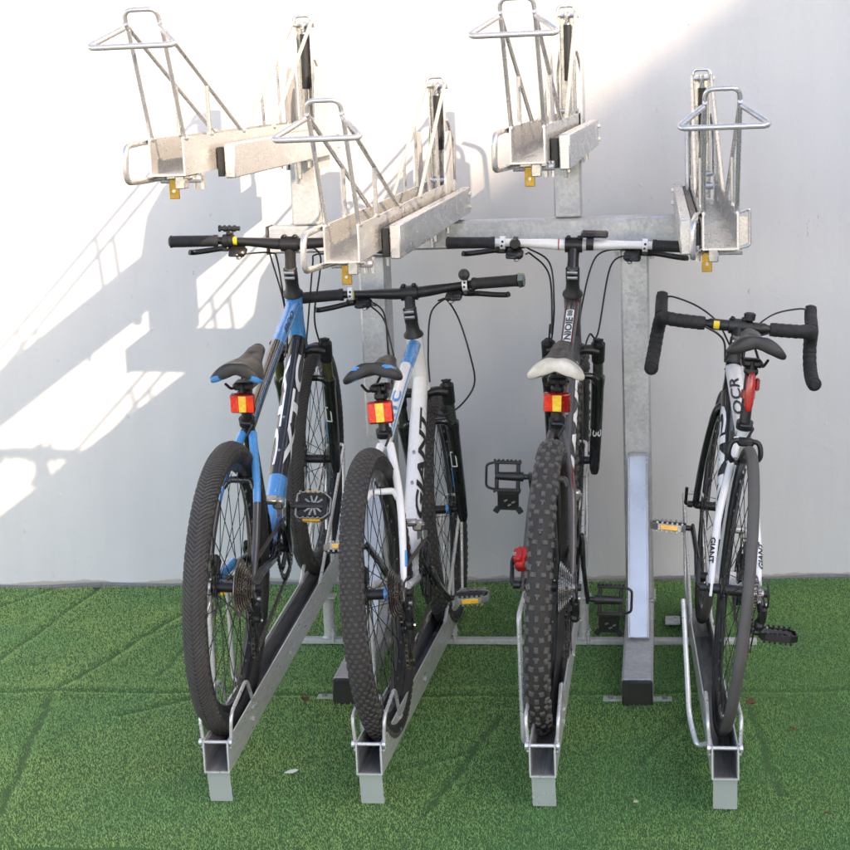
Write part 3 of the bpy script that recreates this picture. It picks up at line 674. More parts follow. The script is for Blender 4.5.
def wheel(b, root, cy, cz, r, tr, kind, rear, spec):
    g = G(); hl = .050 if not rear else .062
    g.lathex(cy, cz, [(-hl, .005), (-hl, .011), (-.036, .012), (-.034, .026), (-.031, .026), (-.029, .013), (.024, .013), (.026, .024), (.029, .024), (.031, .012), (hl, .011), (hl, .005)], 24)
    g.tube([(-hl - .018, cy, cz), (hl + .018, cy, cz)], .0045, 8)
    wh = g.obj('rear_wheel' if rear else 'front_wheel', spec.get('hub', 'blackmet'), root)
    if spec.get('hubring'): g = G(); g.tube([(.012, cy, cz), (.022, cy, cz)], .0165, 16); g.obj('hub_ring', 'blue', wh)
    g = G(); tyre(g, cy, cz, r, tr, kind)
    g.obj('tyre', ['rubber' if kind != 'slick' else 'rubbersl', 'rubber2', 'sidewall', 'rubber3'], wh)
    ro = r - 2 * tr + .006; ri = ro - (.020 if kind != 'slick' else .024); hw = min(tr * .62, .0125)
    g = G(); g.lathex(cy, cz, [(-hw, ro), (-hw, ro - .010), (-hw * .55, ri), (hw * .55, ri), (hw, ro - .010), (hw, ro), (hw - .002, ro), (hw - .003, ro - .006), (-hw + .003, ro - .006), (-hw + .002, ro)], 96, closed=True)
    for i in range(32):
        a = 2 * math.pi * (i + .5) / 32; g.tube([(0, cy + (ri + .001) * math.cos(a), cz + (ri + .001) * math.sin(a)), (0, cy + (ri - .008) * math.cos(a), cz + (ri - .008) * math.sin(a))], .0022, 6, m=1)
    g.obj('rim', [spec.get('rim', 'blackmet'), 'steel'], wh)
    g = G()
    for i in range(32):
        a = 2 * math.pi * (i + .5) / 32; s = 1 if i % 2 else -1; off = 1.15 * (1 if (i // 2) % 2 else -1)
        ah = a + off; hx = s * .028
        g.tube([(hx, cy + .022 * math.cos(ah), cz + .022 * math.sin(ah)), (0, cy + ri * math.cos(a), cz + ri * math.sin(a))], .0011, 5, caps=False)
    g.obj('spokes', spec.get('spoke', 'blackmet'), wh, ang=80)
    if spec.get('disc'):
        g = G(); x = -.044; n = 60; rr = []
        for i in range(n):
            a = 2 * math.pi * i / n; rr.append((.080 + .0018 * math.sin(a * 12), .066 + .002 * math.sin(a * 12 + 1)))
        vs = []
        for xx in (x - .001, x + .001):
            for q in (0, 1):
                for i in range(n): a = 2 * math.pi * i / n; vs.append((xx, cy + rr[i][q] * math.cos(a), cz + rr[i][q] * math.sin(a)))
        fs = []
        for i in range(n): j = (i + 1) % n; fs += [(i, j, n + j, n + i), (2 * n + i, 3 * n + i, 3 * n + j, 2 * n + j), (i, 2 * n + i, 2 * n + j, j), (n + i, n + j, 3 * n + j, 3 * n + i)]
        g.add(vs, fs, 0, False)
        for i in range(6):
            a = 2 * math.pi * i / 6; a2 = a + .5; g.tube([(x, cy + .02 * math.cos(a), cz + .02 * math.sin(a)), (x, cy + .068 * math.cos(a2), cz + .068 * math.sin(a2))], (.0035), 4)
        g.lathex(cy, cz, [(x - .003, .006), (x - .003, .022), (x + .003, .022), (x + .003, .006)], 20)
        g.obj('disc_rotor', 'steel', wh)
    if rear:
        g = G(); nn = 8
        for q in range(nn):
            rr = .058 - q * .0048 if kind != 'slick' else .046 - q * .0034
            g.gear(.030 + q * .0042, cy, cz, rr, int(rr * 620), .0018, rr * .45, depth=.0055)
            g.lathex(cy, cz, [(.028 + q * .0042, rr * .5), (.0325 + q * .0042, rr * .5)], 16)
        g.tube([(.028, cy, cz), (.066, cy, cz)], .013, 14)
        cs = g.obj('cassette', spec.get('cass', 'casset'), wh)
        if spec.get('guard'):
            g = G(); g.lathex(cy, cz, [(.0265, .020), (.0262, .071), (.0275, .071), (.0278, .020)], 56); g.obj('spoke_protector', 'steel', cs)
        g = G()   # axle lever
        if spec.get('qr', 1): g.tube(rnd([(-hl - .016, cy, cz), (-hl - .024, cy + .004, cz + .004), (-hl - .026, cy + .03, cz + .050), (-hl - .020, cy + .034, cz + .062)], .01), [.007] * 2 + [.0055] * 11 + [.004] * 1 if False else .0052, 8)
        g.tube([(-hl - .020, cy, cz), (hl + .010, cy, cz)], .0052, 8); g.tube([(-hl - .020, cy, cz), (-hl - .004, cy, cz)], .010, 12); g.tube([(hl + .004, cy, cz), (hl + .018, cy, cz)], .009, 12)
        g.obj('axle_lever', 'blackmet', wh)
    else:
        g = G(); g.tube(rnd([(-hl - .018, cy, cz), (-hl - .028, cy, cz), (-hl - .030, cy - .012, cz + .05)], .01), .005, 8); g.tube([(-hl - .022, cy, cz), (-hl - .008, cy, cz)], .010, 12)
        g.obj('axle_lever', 'blackmet', wh)
    return wh
def arc_pts(c, r, a0, a1, n): return [(c[0] + r * math.cos(a0 + (a1 - a0) * i / n), c[1] + r * math.sin(a0 + (a1 - a0) * i / n)) for i in range(n + 1)]
def chain(g, path, x):
    P = [Vector((0, *p)) for p in path]; d = 0; pos = []; step = .0127 / 2
    L = [0]
    for i in range(1, len(P)): L.append(L[-1] + (P[i] - P[i - 1]).length)
    s = 0; i = 1
    while s < L[-1]:
        while L[i] < s: i += 1
        t = (s - L[i - 1]) / max(1e-9, L[i] - L[i - 1]); q = P[i - 1].lerp(P[i], t); dr = (P[i] - P[i - 1]).normalized(); pos.append((q, dr)); s += .0127
    for k, (q, dr) in enumerate(pos):
        nrm = Vector((0, -dr.z, dr.y)); R = Matrix((Vector((1, 0, 0)), dr, nrm)).transposed(); w_ = .0034 if k % 2 else .0024
        c = q + Vector((x, 0, 0))
        for s_ in (-1, 1): g.box(c + Vector((s_ * w_, 0, 0)), (.0012, .0150, .0078), R, .0004)
        g.tube([c - Vector((.0036, 0, 0)) + dr * .0063, c + Vector((.0036, 0, 0)) + dr * .0063], .0032, 6)
def saddle(root, yr, yn, z, w_, spec, tilt=0.):
    g = G(); n = 36; L = yn - yr; rings = []; NS = 40
    for i in range(NS + 1):
        t = i / NS; y = yr + L * t
        hw = w_ / 2 * (1 - .50 * min(1, t / .55) ** 1.3) if t < .55 else w_ / 2 * (.50 - .22 * ((t - .55) / .45) ** .8)
        if t < .07: hw *= (.72 + .28 * math.sqrt(t / .07))
        if t > .93: hw *= math.sqrt(max(.12, 1 - ((t - .93) / .07) ** 2 * .8))
        zc = z + .006 + .016 * t + .013 * math.cos(math.pi * (t * 1.25 + .1)) - (.004 if t > .9 else 0)
        droop = .026 * (1 - t) ** .7 + .012
        th = .036 * (1 - .35 * t)
        ring = []
        for j in range(n):
            a = math.pi * 2 * j / n; cx, sx = math.cos(a), math.sin(a)
            x = hw * math.copysign(abs(cx) ** .8, cx); top = sx > 0
            chan = -.006 * math.exp(-(x / .010) ** 2) * (1 if .02 < t < .75 else 0)
            zz = zc + (sx * .010 + chan if top else sx * th * (.55 + .45 * (abs(cx) ** .5))) - droop * (abs(x) / (w_ / 2 + 1e-6)) ** 2.2
            notch = -.016 * (1 - abs(cx)) if t == 0 else 0
            ring.append((x, y + .014 * (1 - abs(cx)) * max(0, 1 - t / .08), zz))
        rings.append(ring)
    vs = [v for r in rings for v in r]; fsets = {0: [], 1: []}
    for i in range(NS):
        for j in range(n):
            j2 = (j + 1) % n; t = i / NS; f = (i * n + j, i * n + j2, (i + 1) * n + j2, (i + 1) * n + j)
            a = 2 * math.pi * (j + .5) / n; pan = 0
            if spec['trim'] == 'edge' and -.85 < math.sin(a) < -.05 and t < .12: pan = 1
            if spec['trim'] == 'panel' and t < .2 and (math.sin(a) > -.6): pan = 1
            if spec['trim'] == 'stripes' and i < 7 and .55 < abs(math.cos(a)) < .72: pan = 1
            fsets[pan].append(f)
    base = len(g.v); g.v += vs
    for k_, L_ in fsets.items():
        for f in L_: g.f.append(f); g.mi.append(k_); g.sm.append(True)
    g.f.append(tuple(range(n))); g.mi.append(1 if spec['trim'] == 'panel' else 0); g.sm.append(False)
    g.f.append(tuple(NS * n + j for j in range(n))); g.mi.append(0); g.sm.append(False)
    o = g.obj('saddle', ['saddle', spec['trimmat']], root, ang=55)
    sm = o.modifiers.new('s', 'SUBSURF'); sm.levels = 1; sm.render_levels = 1
    g = G()
    for s in (-1, 1): g.tube(spl([(s * .030, yr + .030, z - .030), (s * .024, yr + .06, z - .048), (s * .022, yr + .10, z - .052), (s * .022, yr + .16, z - .050), (s * .012, yn - .03, z - .018)], 5), .0036, 8)
    g.obj('rails', 'blackmet', o)
    return o
def reflector_light(root, c, d, mats_, tilt):
    R = Matrix.Rotation(tilt, 3, 'X'); c = Vector(c); g = G(); w_, h_ = d
    g.box(c, (w_, .016, h_), R, .004)
    o = g.obj('tail_light', 'lensdark', root)
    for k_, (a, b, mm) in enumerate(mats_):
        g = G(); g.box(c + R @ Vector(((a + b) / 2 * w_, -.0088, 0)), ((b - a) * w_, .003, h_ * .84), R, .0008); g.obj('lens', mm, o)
    return o
S_STAR = [0]
def pedal(root, c, rot, kind, side):
    c = Vector(c); R = Matrix.Rotation(rot, 3, 'X'); T = lambda x, y, z: c + R @ Vector((x * side, y, z))
    g = G(); g.tube([T(-.056, 0, 0), T(-.040, 0, 0)], .0075, 10); g.tube([T(-.044, 0, 0), T(.030, 0, 0)], [.013, .0105], 12)
    if kind == 'alloy':
        for sg in (-1, 1):
            pts = [T(-.040, sg * .030, 0), T(-.030, sg * .036, 0), T(.030, sg * .036, 0), T(.048, sg * .020, 0)]
            for q0, q1 in zip(pts[:-1], pts[1:]):
                d = (q1 - q0); u = d.normalized(); v = R @ Vector((0, 0, 1)); ww = v.cross(u); RR_ = Matrix((u, ww, v)).transposed(); g.box((q0 + q1) / 2, (d.length + .002, .004, .018), RR_, .001, m=1)
            for k_ in range(6): g.box(T(-.032 + k_ * .013, sg * .036, .0115), (.006, .004, .006), R, .0008, m=1)
            for k_ in range(6): g.box(T(-.032 + k_ * .013, sg * .036, -.0115), (.006, .004, .006), R, .0008, m=1)
        g.box(T(.048, 0, 0), (.004, .042, .016), R, .001, m=1); g.box(T(-.040, 0, 0), (.005, .058, .016), R, .001, m=1)
        g.box(T(.002, 0, 0), (.074, .060, .009), R, .002)
        for q in (-.9, -.3, .3, .9):
            for fc in (-1, 1): g.box(T(.004, 0, fc * .006), (.006, .058, .004), R @ Matrix.Rotation(q, 3, 'Z'), .001, m=1 if S_STAR[0] else 0)
    else:
        for sg in (-1, 1):
            g.box(T(-.002, sg * .037, 0), (.072, .008, .018), R, .002)
            for k_ in range(7): g.box(T(-.034 + k_ * .011, sg * .042, 0), (.0055, .005, .010), R, .001)
            g.box(T(-.030, sg * .020, 0), (.010, .034, .014), R, .002); g.box(T(.026, sg * .020, 0), (.010, .034, .014), R, .002)
        g.tube(rnd([T(.032, .036, 0), T(.054, .030, 0), T(.054, -.030, 0), T(.032, -.036, 0)], .014), .0035, 8)
    o = g.obj('pedal', ['plasticblk', 'alu' if S_STAR[0] != 2 else 'blackmet'] if kind == 'alloy' else ['plasticblk', 'plasticblk'], root)
    if kind == 'alloy':
        for sg in ((-1, 1) if not S_STAR[0] == 2 else ()):
            g = G(); g.box(T(.002, sg * .040, 0), (.046, .005, .013), R, .0015); g.obj('reflector', 'amber', o)
    return o
def toe_clip(ped, c, sg):
    c = Vector(c); g = G()
    g.box(c + Vector((0, .004, -.050)), (.058, .005, .018), bev=.002)
    g.prism([(c.y, c.z - .056), (c.y + .006, c.z - .056), (c.y + .012, c.z - .094), (c.y + .006, c.z - .096)], c.x - .028, c.x + .028)
    for s in (-1, 1): g.box(c + Vector((s * .030, .010, -.102)), (.016, .006, .018), Matrix.Rotation(-s * .6, 3, 'Y'), .002)
    g.box(c + Vector((0, .010, -.097)), (.05, .006, .010), bev=.002)
    for (a, b) in ((-.010, -.074), (.010, -.078), (.0, -.086)): g.tube([c + Vector((a, -.002, b)), c + Vector((a + .008, -.002, b + .004))], .0028, 6, m=1)
    return g.obj('toe_clip', ['plasticblk', 'steel'], ped)

def build_bike(k, S):
    O, X, F, U = FR[k]
    root = empty(S['name'], (0, 0, 0), S['label'], 'bicycle', 'bicycles parked on the lower trays')
    root.matrix_world = Matrix(((X[0], F[0], U[0], O[0]), (X[1], F[1], U[1], O[1]), (X[2], F[2], U[2], O[2]), (0, 0, 0, 1)))
    r, wb, tr = S['r'], S['wb'], S['tr']; road = S.get('road', False)
    AX = Vector((0, 0, r)); AF = Vector((0, wb, r)); BB = Vector((0, *S['bb'])); ST = Vector((0, *S['st'])); SD = Vector((0, *S['sad']))
    if road: ax0 = Vector((0, wb - .040, r - .012)); dr = Vector((0, -math.cos(rad(73)), math.sin(rad(73))))
    else: ax0 = Vector((0, wb - .042, r - .015)); dr = Vector((0, -.342, .94))
    HB, HT = ax0 + dr * S['hb'], ax0 + dr * S['ht']
    # wheels
    wheel(k, root, 0, r, r, tr, S['tread'], True, S); wheel(k, root, wb, r, r, tr, S['tread'], False, S)
    # frame ------------------------------------------------
    P1, P2, P3 = 0, 1, 2         # main, accent, third colour
    g = G(); hs = .024 if road else .026
    g.tube([HB, HB.lerp(HT, .15), HB.lerp(HT, .5), HB.lerp(HT, .85), HT], [hs, hs * .93, hs * .85, hs * .93, hs], 18, m=S['c_head'])
    tt0, tt1 = HT - dr * .028 - Vector((0, .01, 0)), ST - Vector((0, 0, .022)); mid = tt0.lerp(tt1, .5) + Vector((0, 0, .010 if not road else .0))
    q = S['tt_split']; rt = S['tt_r']
    def seg(a, c, b, t0, t1, r0, r1, m, n=7):
        pts = []; rr = []
        for i in range(n + 1):
            t = t0 + (t1 - t0) * i / n; pts.append(a * (1 - t) ** 2 + c * 2 * t * (1 - t) + b * t * t)
            rr.append((r0[0] + (r1[0] - r0[0]) * t, r0[1] + (r1[1] - r0[1]) * t))
        g.tube(pts, rr, 18, m=m, ref=(1, 0, 0), caps=False); return pts
    ctl = mid * 2 - (tt0 + tt1) * .5
    seg(tt0, ctl, tt1, 0, q, *rt, S['c_tt'][0]); seg(tt0, ctl, tt1, q, 1, *rt, S['c_tt'][1], 10)
    dt0, dt1 = HB + dr * .022 - Vector((0, .012, 0)), BB; rd = S['dt_r']; c2 = dt0.lerp(dt1, .45) + Vector((0, -.0, -.012 if not road else 0))
    sp_ = S['dt_split']; seg(dt0, c2, dt1, 0, sp_, *rd, S['c_dt'][0], 12); seg(dt0, c2, dt1, sp_, 1, *rd, S['c_dt'][1], 8)
    g.tube([BB, BB.lerp(ST, .5), ST], [.018, .0165, .0172], 16, m=S['c_st'])
    g.tube([BB - Vector((.036, 0, 0)), BB + Vector((.036, 0, 0))], .022, 18, m=S['c_st'])
    # stays
    STAY = {}; ssj = BB.lerp(ST, S.get('ssj', .93)); hw = .058 if not road else .055
    for s in (-1, 1):
        drp = Vector((s * hw, .006, r + .004)); bend = Vector((s * (.044 if not road else .042), r * S['ssb'][0], S['ssb'][1]))
        a0 = ssj + Vector((s * .012, -.012, 0)); pts = spl([a0, bend, bend.lerp(drp, .5) + Vector((s * .003, 0, 0)), drp], 6)
        STAY[s] = pts
        cut = 1 + int((len(pts) - 1) * S.get('ss_cut', .6)); ra, rb = (.0112, .0080) if not road else (.0105, .008)
        rr = [(ra + (rb - ra) * i / (len(pts) - 1)) for i in range(len(pts))]
        g.tube(pts[:cut + 1], rr[:cut + 1], 12, m=S['c_ss'][0]); g.tube(pts[cut:], rr[cut:], 12, m=S['c_ss'][1])
        cs = spl([BB + Vector((s * .026, -.012, 0)), BB + Vector((s * .036, -.10, .004)), Vector((s * .048, .16, r - .014)), Vector((s * hw, .004, r - .002))], 5)
        c_ = len(cs) // 2; rr = [(.012 + (.0085 - .012) * i / (len(cs) - 1)) for i in range(len(cs))]
        g.tube(cs[:c_ + 1], rr[:c_ + 1], 12, m=S['c_cs'][0]); g.tube(cs[c_:], rr[c_:], 12, m=S['c_cs'][1])
        g.prism([(-.014, r - .016), (.020, r - .012), (.022, r + .014), (.004, r + .024), (-.013, r + .012)], s * (hw - .003), s * (hw + .003), m=S['c_cs'][1])
    if not road:
        bz = S['ssb'][1]; by = r * S['ssb'][0]
        g.tube(rnd([(-.040, by - .004, bz - .004), (-.030, by + .012, bz + .012), (.030, by + .012, bz + .012), (.040, by - .004, bz - .004)], .02), .0085, 10, m=S.get('c_br', S['c_ss'][0]))
    # small fittings: bottle bosses, cable guides
    for t in (.42, .58):
        p = dt0.lerp(dt1, t); nn = Vector((0, -(dt1 - dt0).z, (dt1 - dt0).y)).normalized()
        if nn.z < 0: nn = -nn
        g.tube([p + nn * (rd[0][1] - .012), p + nn * (rd[0][1] + .0045)], .0042, 8, m=4)
    fr = g.obj('frame', S['fmats'] + ['steel'], root, ang=50)
    S['decals'](fr, dict(tt0=tt0, tt1=tt1, ctl=ctl, dt0=dt0, dt1=dt1, BB=BB, HB=HB, HT=HT, ST=ST, dr=dr, c2=c2, ssj=ssj, r=r, root=root, hw=hw, STAY=STAY, S=S))
    # collar + seatpost + saddle
    g = G(); g.tube([ST - Vector((0, 0, .004)), ST + (ST - BB).normalized() * .014], .0205, 16); g.tube([ST + Vector((-.012, -.024, .004)), ST + Vector((.016, -.024, .004))], .0055, 8)
    g.tube(rnd([ST + Vector((.012, -.026, .004)), ST + Vector((.020, -.030, .002)), ST + Vector((.006, -.034, -.026))], .006), .0032, 8)
    g.obj('seat_collar', 'blackmet', root)
    top = Vector((0, SD.y + S.get('spo', .12), SD.z - .058))
    g = G(); g.tube([ST + (ST - BB).normalized() * .0, top], .0136, 16); g.box(top + Vector((0, 0, .010)), (.052, .050, .020), bev=.006); g.box(top + Vector((0, .0, -.010)), (.034, .040, .026), bev=.008)
    g.tube([top + Vector((0, -.026, -.004)), top + Vector((0, -.026, .016))], .005, 8)
    g.obj('seatpost', 'blackmet', root)
    saddle(root, SD.y, SD.y + .272, SD.z, S['sad_w'], S)
    # fork --------------------------------------------------
    g = G()
    if road:
        cr = HB - dr * .020
        g.tube([HB + dr * .004, cr], [.022, .024], 16)
        for s in (-1, 1):
            pts = spl([cr + Vector((0, 0, .006)), cr + Vector((s * .030, .006, -.018)), cr.lerp(AF, .5) + Vector((s * .046, -.004, 0)), AF + Vector((s * .050, -.006, .01)), AF + Vector((s * .050, 0, 0))], 6)
            g.tube(pts, [(.011, .016)] * 8 + [(.010, .013)] * (len(pts) - 14) + [(.007, .009)] * 6, 12, ref=(1, 0, 0))
        fk = g.obj('fork', 'blackgloss', root)
    else:
        cz_ = HB - dr * .022
        g.tube([HB, HB - dr * .03], [.021, .024], 16)
        sp0 = .071
        g.tube(spl([cz_ + Vector((-sp0, .010, .004)), cz_ + Vector((-.040, .004, .010)), cz_ + Vector((0, 0, .004)), cz_ + Vector((.040, .004, .010)), cz_ + Vector((sp0, .010, .004))], 4), [(.019, .014)] * 17, 14, ref=(0, 1, 0))
        offs = Vector((0, .030, 0))
        L = []
        for s in (-1, 1):
            a = cz_ + Vector((s * sp0, .012, .020)); L.append(a); g.tube([a - dr * .052, a + dr * .006], [.0185, .0205], 14); g.tube([a + dr * .004, a + dr * .016], [.016, .012], 12, m=0)
            if s == 1: g.tube([a + dr * .012, a + dr * .020], .010, 10); g.box(a + dr * .020, (.030, .010, .006), bev=.002)
            b = a - dr * S.get('stl', .115); LW = [] if s == -1 else LW; LW.append(b); g.tube([a - dr * .05, b], .0150, 14, m=1)
            e = Vector((s * .062, wb - .012, r - .008)); b2 = b - dr * .004
            g.tube([b, b - dr * .012, b2.lerp(e, .10), b2.lerp(e, .7), e + Vector((0, 0, -.012)), e + Vector((0, .0, -.030))], [.0205, .0205, .0188, .0175, .0155, .010], 14, m=2)
            g.box(e + Vector((-s * .004, .012, .002)), (.010, .030, .036), bev=.005, m=2)
        b1, b2 = [a - dr * (S.get('stl', .115) + .025) for a in L]
        g.tube(rnd([b1 + Vector((0, -.01, 0)), b1 + Vector((.012, -.030, .030)), b2 + Vector((-.012, -.030, .030)), b2 + Vector((0, -.01, 0))], .03), (.010), 10, m=2)
        fk = g.obj('fork', ['blackmet', S['stan'], 'blackgloss'], root)
        if S.get('forktext'):
            a = L[1] - dr * .24; e = Vector((.062, wb - .012, r - .008))
            decal('lettering', S['forktext'], 'letterw', fk, (a.x - .014, a.y - .024, a.z), (a.x + .017, a.y - .024, a.z - .000), .001, .018, 60, 120) if False else None
            V_, F_ = text2d('100', .02, .1); gg = G(); c0 = LW[1].lerp(e, .66); up = dr
            gg.add([c0 + Vector((math.sin((u - .5) * 2.0) * .0196, -math.cos((u - .5) * 2.0) * .0196, 0)) + up * (v * .026) for u, v in V_], F_); gg.obj('lettering', 'letterw', fk, recalc=False)
            gg = G(); c1 = LW[1].lerp(e, .90)
            vs = []
            for jz in (0, 1):
                for i in range(9): a_ = -.9 + 1.7 * i / 8; vs.append(c1 + Vector((math.sin(a_) * .0178, -math.cos(a_) * .0178, 0)) + up * (jz * .046 - .03))
            gg.add(vs, [(i, i + 1, i + 10, i + 9) for i in range(8)]); gg.obj('sticker', 'olive', fk)
        else:
            e = Vector((.062, wb - .012, r - .008)); gg = G(); c1 = LW[1].lerp(e, .40)
            for (x0_, x1_, z0_, z1_) in ((-.8, .2, .022, .026), (-.8, .2, -.026, -.022), (-.8, -.62, -.026, .026), (.02, .2, -.026, .026)):
                vs = []
                for jz in (z0_, z1_):
                    for i in range(7): a_ = x0_ + (x1_ - x0_) * i / 6; vs.append(c1 + Vector((math.sin(a_) * .0200, -math.cos(a_) * .0200, 0)) + dr * jz)
                gg.add(vs, [(i, i + 1, i + 8, i + 7) for i in range(6)])
            gg.obj('sticker', 'letterw', fk)
            gg = G(); gg.tube([L[1].lerp(e, .62) + Vector((-.013, -.012, 0)), L[1].lerp(e, .80) + Vector((-.013, -.012, 0))], .002, 6); gg.obj('stripe', 'blue', fk)
    # headset, stem, bar ---------------------------------------
    BC = Vector((0, *S['bar'])); SP = ax0 + dr * S['sp']
    g = G(); g.tube([HT, HT + dr * .006, HT + dr * .016, SP - dr * .02], [hs + .003, hs + .002, .020, .018], 18); g.obj('headset', 'blackmet', root)
    g = G(); g.tube([SP - dr * .022, SP + dr * .018], .0195, 16); g.tube([SP + dr * .017, SP + dr * .022], .015, 14, m=1)
    g.tube([SP, SP.lerp(BC, .5), BC], [(.017, .019), (.0155, .017), (.017, .017)], 14, ref=(1, 0, 0))
    g.tube([BC - Vector((.024, 0, 0)), BC + Vector((.024, 0, 0))], .0215, 16)
    for sx in (-.015, .015):
        for sz in (-.014, .014): g.tube([BC + Vector((sx, -.006, sz * 1.3)), BC + Vector((sx, .022, sz * 1.3))], .0045, 8, m=1)
        g.box(BC + Vector((sx, -.004, .022)), (.012, .022, .010), bev=.003)
    for sz in (-.008, .008): g.tube([SP + dr * sz + Vector((-.014, -.020, 0)), SP + dr * sz + Vector((.014, -.020, 0))], .005, 8, m=1)
    g.obj('stem', ['blackmet', 'steel'], root)
    if road: road_cockpit(root, BC, S)
    else: flat_cockpit(root, BC, S, HT, HB, dr, fk, AF)
    # drivetrain -----------------------------------------------
    cr = S['crank']; g = G(); Rr = .168
    for (x, n_, rr) in ((.046, 42, .084), (.038, 32, .064)) if not road else ((.046, 50, .098), (.038, 36, .074)):
        g.gear(x, BB.y, BB.z, rr, n_, .0025, rr - .013, depth=.006, m=0)
    for i in range(4 if not road else 5):
        a = 2 * math.pi * i / (4 if not road else 5) + cr; p = BB + Vector((.048, .070 * math.cos(a), .070 * math.sin(a)))
        g.tube([BB + Vector((.050, 0, 0)), p], [(.006, .012), (.005, .007)], 8, ref=(1, 0, 0), m=0)
    g.tube([BB + Vector((-.060, 0, 0)), BB + Vector((.062, 0, 0))], .013, 14, m=1)
    ends = {}
    for s in (1, -1):
        a = cr if s == 1 else cr + math.pi; d = Vector((0, math.cos(a), math.sin(a))); e = BB + Vector((s * .078, 0, 0)) + d * Rr; ends[s] = e
        g.tube([BB + Vector((s * .058, 0, 0)) - d * .014, BB + Vector((s * .060, 0, 0)), BB + Vector((s * .066, 0, 0)) + d * Rr * .5, e, e + d * .012], [(.007, .010), (.009, .019), (.0065, .0125), (.0065, .013), (.005, .007)], 12, ref=(1, 0, 0), m=2)
    g.obj('crankset', ['blackmet', 'blackmet', 'blackgloss'], root)
    ps = {}
    for s in (1, -1):
        if s == 1 and S.get('no_right'): continue
        S_STAR[0] = (1 if s == 1 and k == 1 else 2 if s == 1 and k == 4 else 0); c = ends[s] + Vector((s * .062, 0, 0)); ps[s] = (pedal(root, c, S['prot'][0 if s == 1 else 1], S['pedal'], s), c)
        if S['pedal'] == 'toe': toe_clip(ps[s][0], c + Vector((-s * .004, 0, .006)), s)
    # derailleur, chain
    xr = .050; RC = .036 if not road else .032; rch = .084 if not road else .098
    g = G(); D0 = Vector((.062, -.004, r - .022)); D1 = Vector((.068, .006, r - .072)); U1 = Vector((xr, .012, r - .088)); U2 = Vector((xr, .020 + S.get('rdy', 0.02), r - .088 - S.get('cage', .075)))
    g.tube([Vector((.060, 0, r - .004)), D0, D0 + Vector((.006, -.010, -.016))], [.008, .011, .012], 10)
    g.box((D0 + D1) / 2 + Vector((.004, -.006, 0)), (.018, .032, .044), Matrix.Rotation(.3, 3, 'X'), .005)
    g.box(D1 + Vector((-.002, .0, -.004)), (.022, .034, .030), Matrix.Rotation(-.4, 3, 'X'), .006)
    for dx_ in (-.0065, .0065):
        dd = U2 - U1; nn = Vector((0, -dd.z, dd.y)).normalized(); R = Matrix((Vector((1, 0, 0)), dd.normalized(), nn)).transposed()
        g.box((U1 + U2) / 2 + Vector((dx_, 0, 0)), (.0018, dd.length + .022, .017), R, .0006)
    for p in (U1, U2): g.gear(p.x, p.y, p.z, .017, 11, .004, .004, depth=.005, m=1); g.tube([p - Vector((.009, 0, 0)), p + Vector((.009, 0, 0))], .004, 6, m=2)
    g.tube([D0 + Vector((.010, -.012, .0)), D0 + Vector((.018, -.012, .0))], .006, 8, m=2); g.tube([D1 + Vector((.008, -.010, -.004)), D1 + Vector((.014, -.028, -.002))], .003, 6, m=2)
    dl = g.obj('rear_derailleur', ['blackmet', 'plasticblk', 'steel'], root)
    g = G(); g.tube(spl([D0 + Vector((.006, -.014, -.004)), D0 + Vector((.012, -.05, .006)), D0 + Vector((.008, -.048, .050)), Vector((.066, .02, r + .03)), Vector((.060, .09, r + .02))], 6), .0026, 8); g.obj('shift_cable', 'cable', root)
    BBq = (BB.y, BB.z)
    path = arc_pts((0, r), RC, 1.70, 1.62, 2)
    path = [(RC * math.cos(a), r + RC * math.sin(a)) for a in np.linspace(math.pi + .9, math.pi / 2 + .05, 12)]
    path += [(BB.y + rch * math.cos(a), BB.z + rch * math.sin(a)) for a in np.linspace(math.pi / 2, -math.pi / 2 - .15, 22)]
    path += [(U2.y + .019 * math.cos(a), U2.z + .019 * math.sin(a)) for a in np.linspace(-math.pi / 2, -math.pi, 5)]
    path += [(U1.y + .019 * math.cos(a), U1.z + .019 * math.sin(a)) for a in np.linspace(0, math.pi / 2 + .3, 5)]
    path += [path[0]]
    g = G(); chain(g, path, .047); g.obj('chain', 'chain', root)
    g = G(); fd = BB + Vector((.046, -.030, .108))        # front derailleur cage and clamp
    for dx_ in (-.007, .008): g.prism([(fd.y - .024, fd.z - .010), (fd.y + .046, fd.z - .016), (fd.y + .052, fd.z), (fd.y - .020, fd.z + .014)], fd.x + dx_ - .001, fd.x + dx_ + .001)
    g.box(fd + Vector((-.004, -.012, .026)), (.028, .026, .028), bev=.005); g.box(fd + Vector((-.030, -.010, .034)), (.050, .040, .016), bev=.005); g.tube([fd + Vector((.006, -.02, .03)), fd + Vector((.014, -.02, .03))], .005, 6)
    g.obj('front_derailleur', 'steel', root)
    # rear brake
    if road:
        g = G(); p = ssj + Vector((0, -.045, -.070)); p = Vector((0, S['rb'][0], S['rb'][1]))
        for s in (-1, 1): g.tube(spl([p + Vector((0, -.010, .012)), p + Vector((s * .030, -.014, .010)), p + Vector((s * .038, -.016, -.020)), p + Vector((s * .026, -.012, -.040))], 5), .0065, 8)
        g.box(p + Vector((.0, -.008, .010)), (.040, .026, .020), bev=.005)
        for s in (-1, 1): g.box(p + Vector((s * .018, -.014, -.038)), (.012, .050, .012), bev=.003)
        g.tube([p + Vector((-.034, -.014, .006)), p + Vector((-.034, -.012, .034))], .004, 8)
        g.obj('rim_brake', 'blackmet', root)
    elif S.get('disc'):
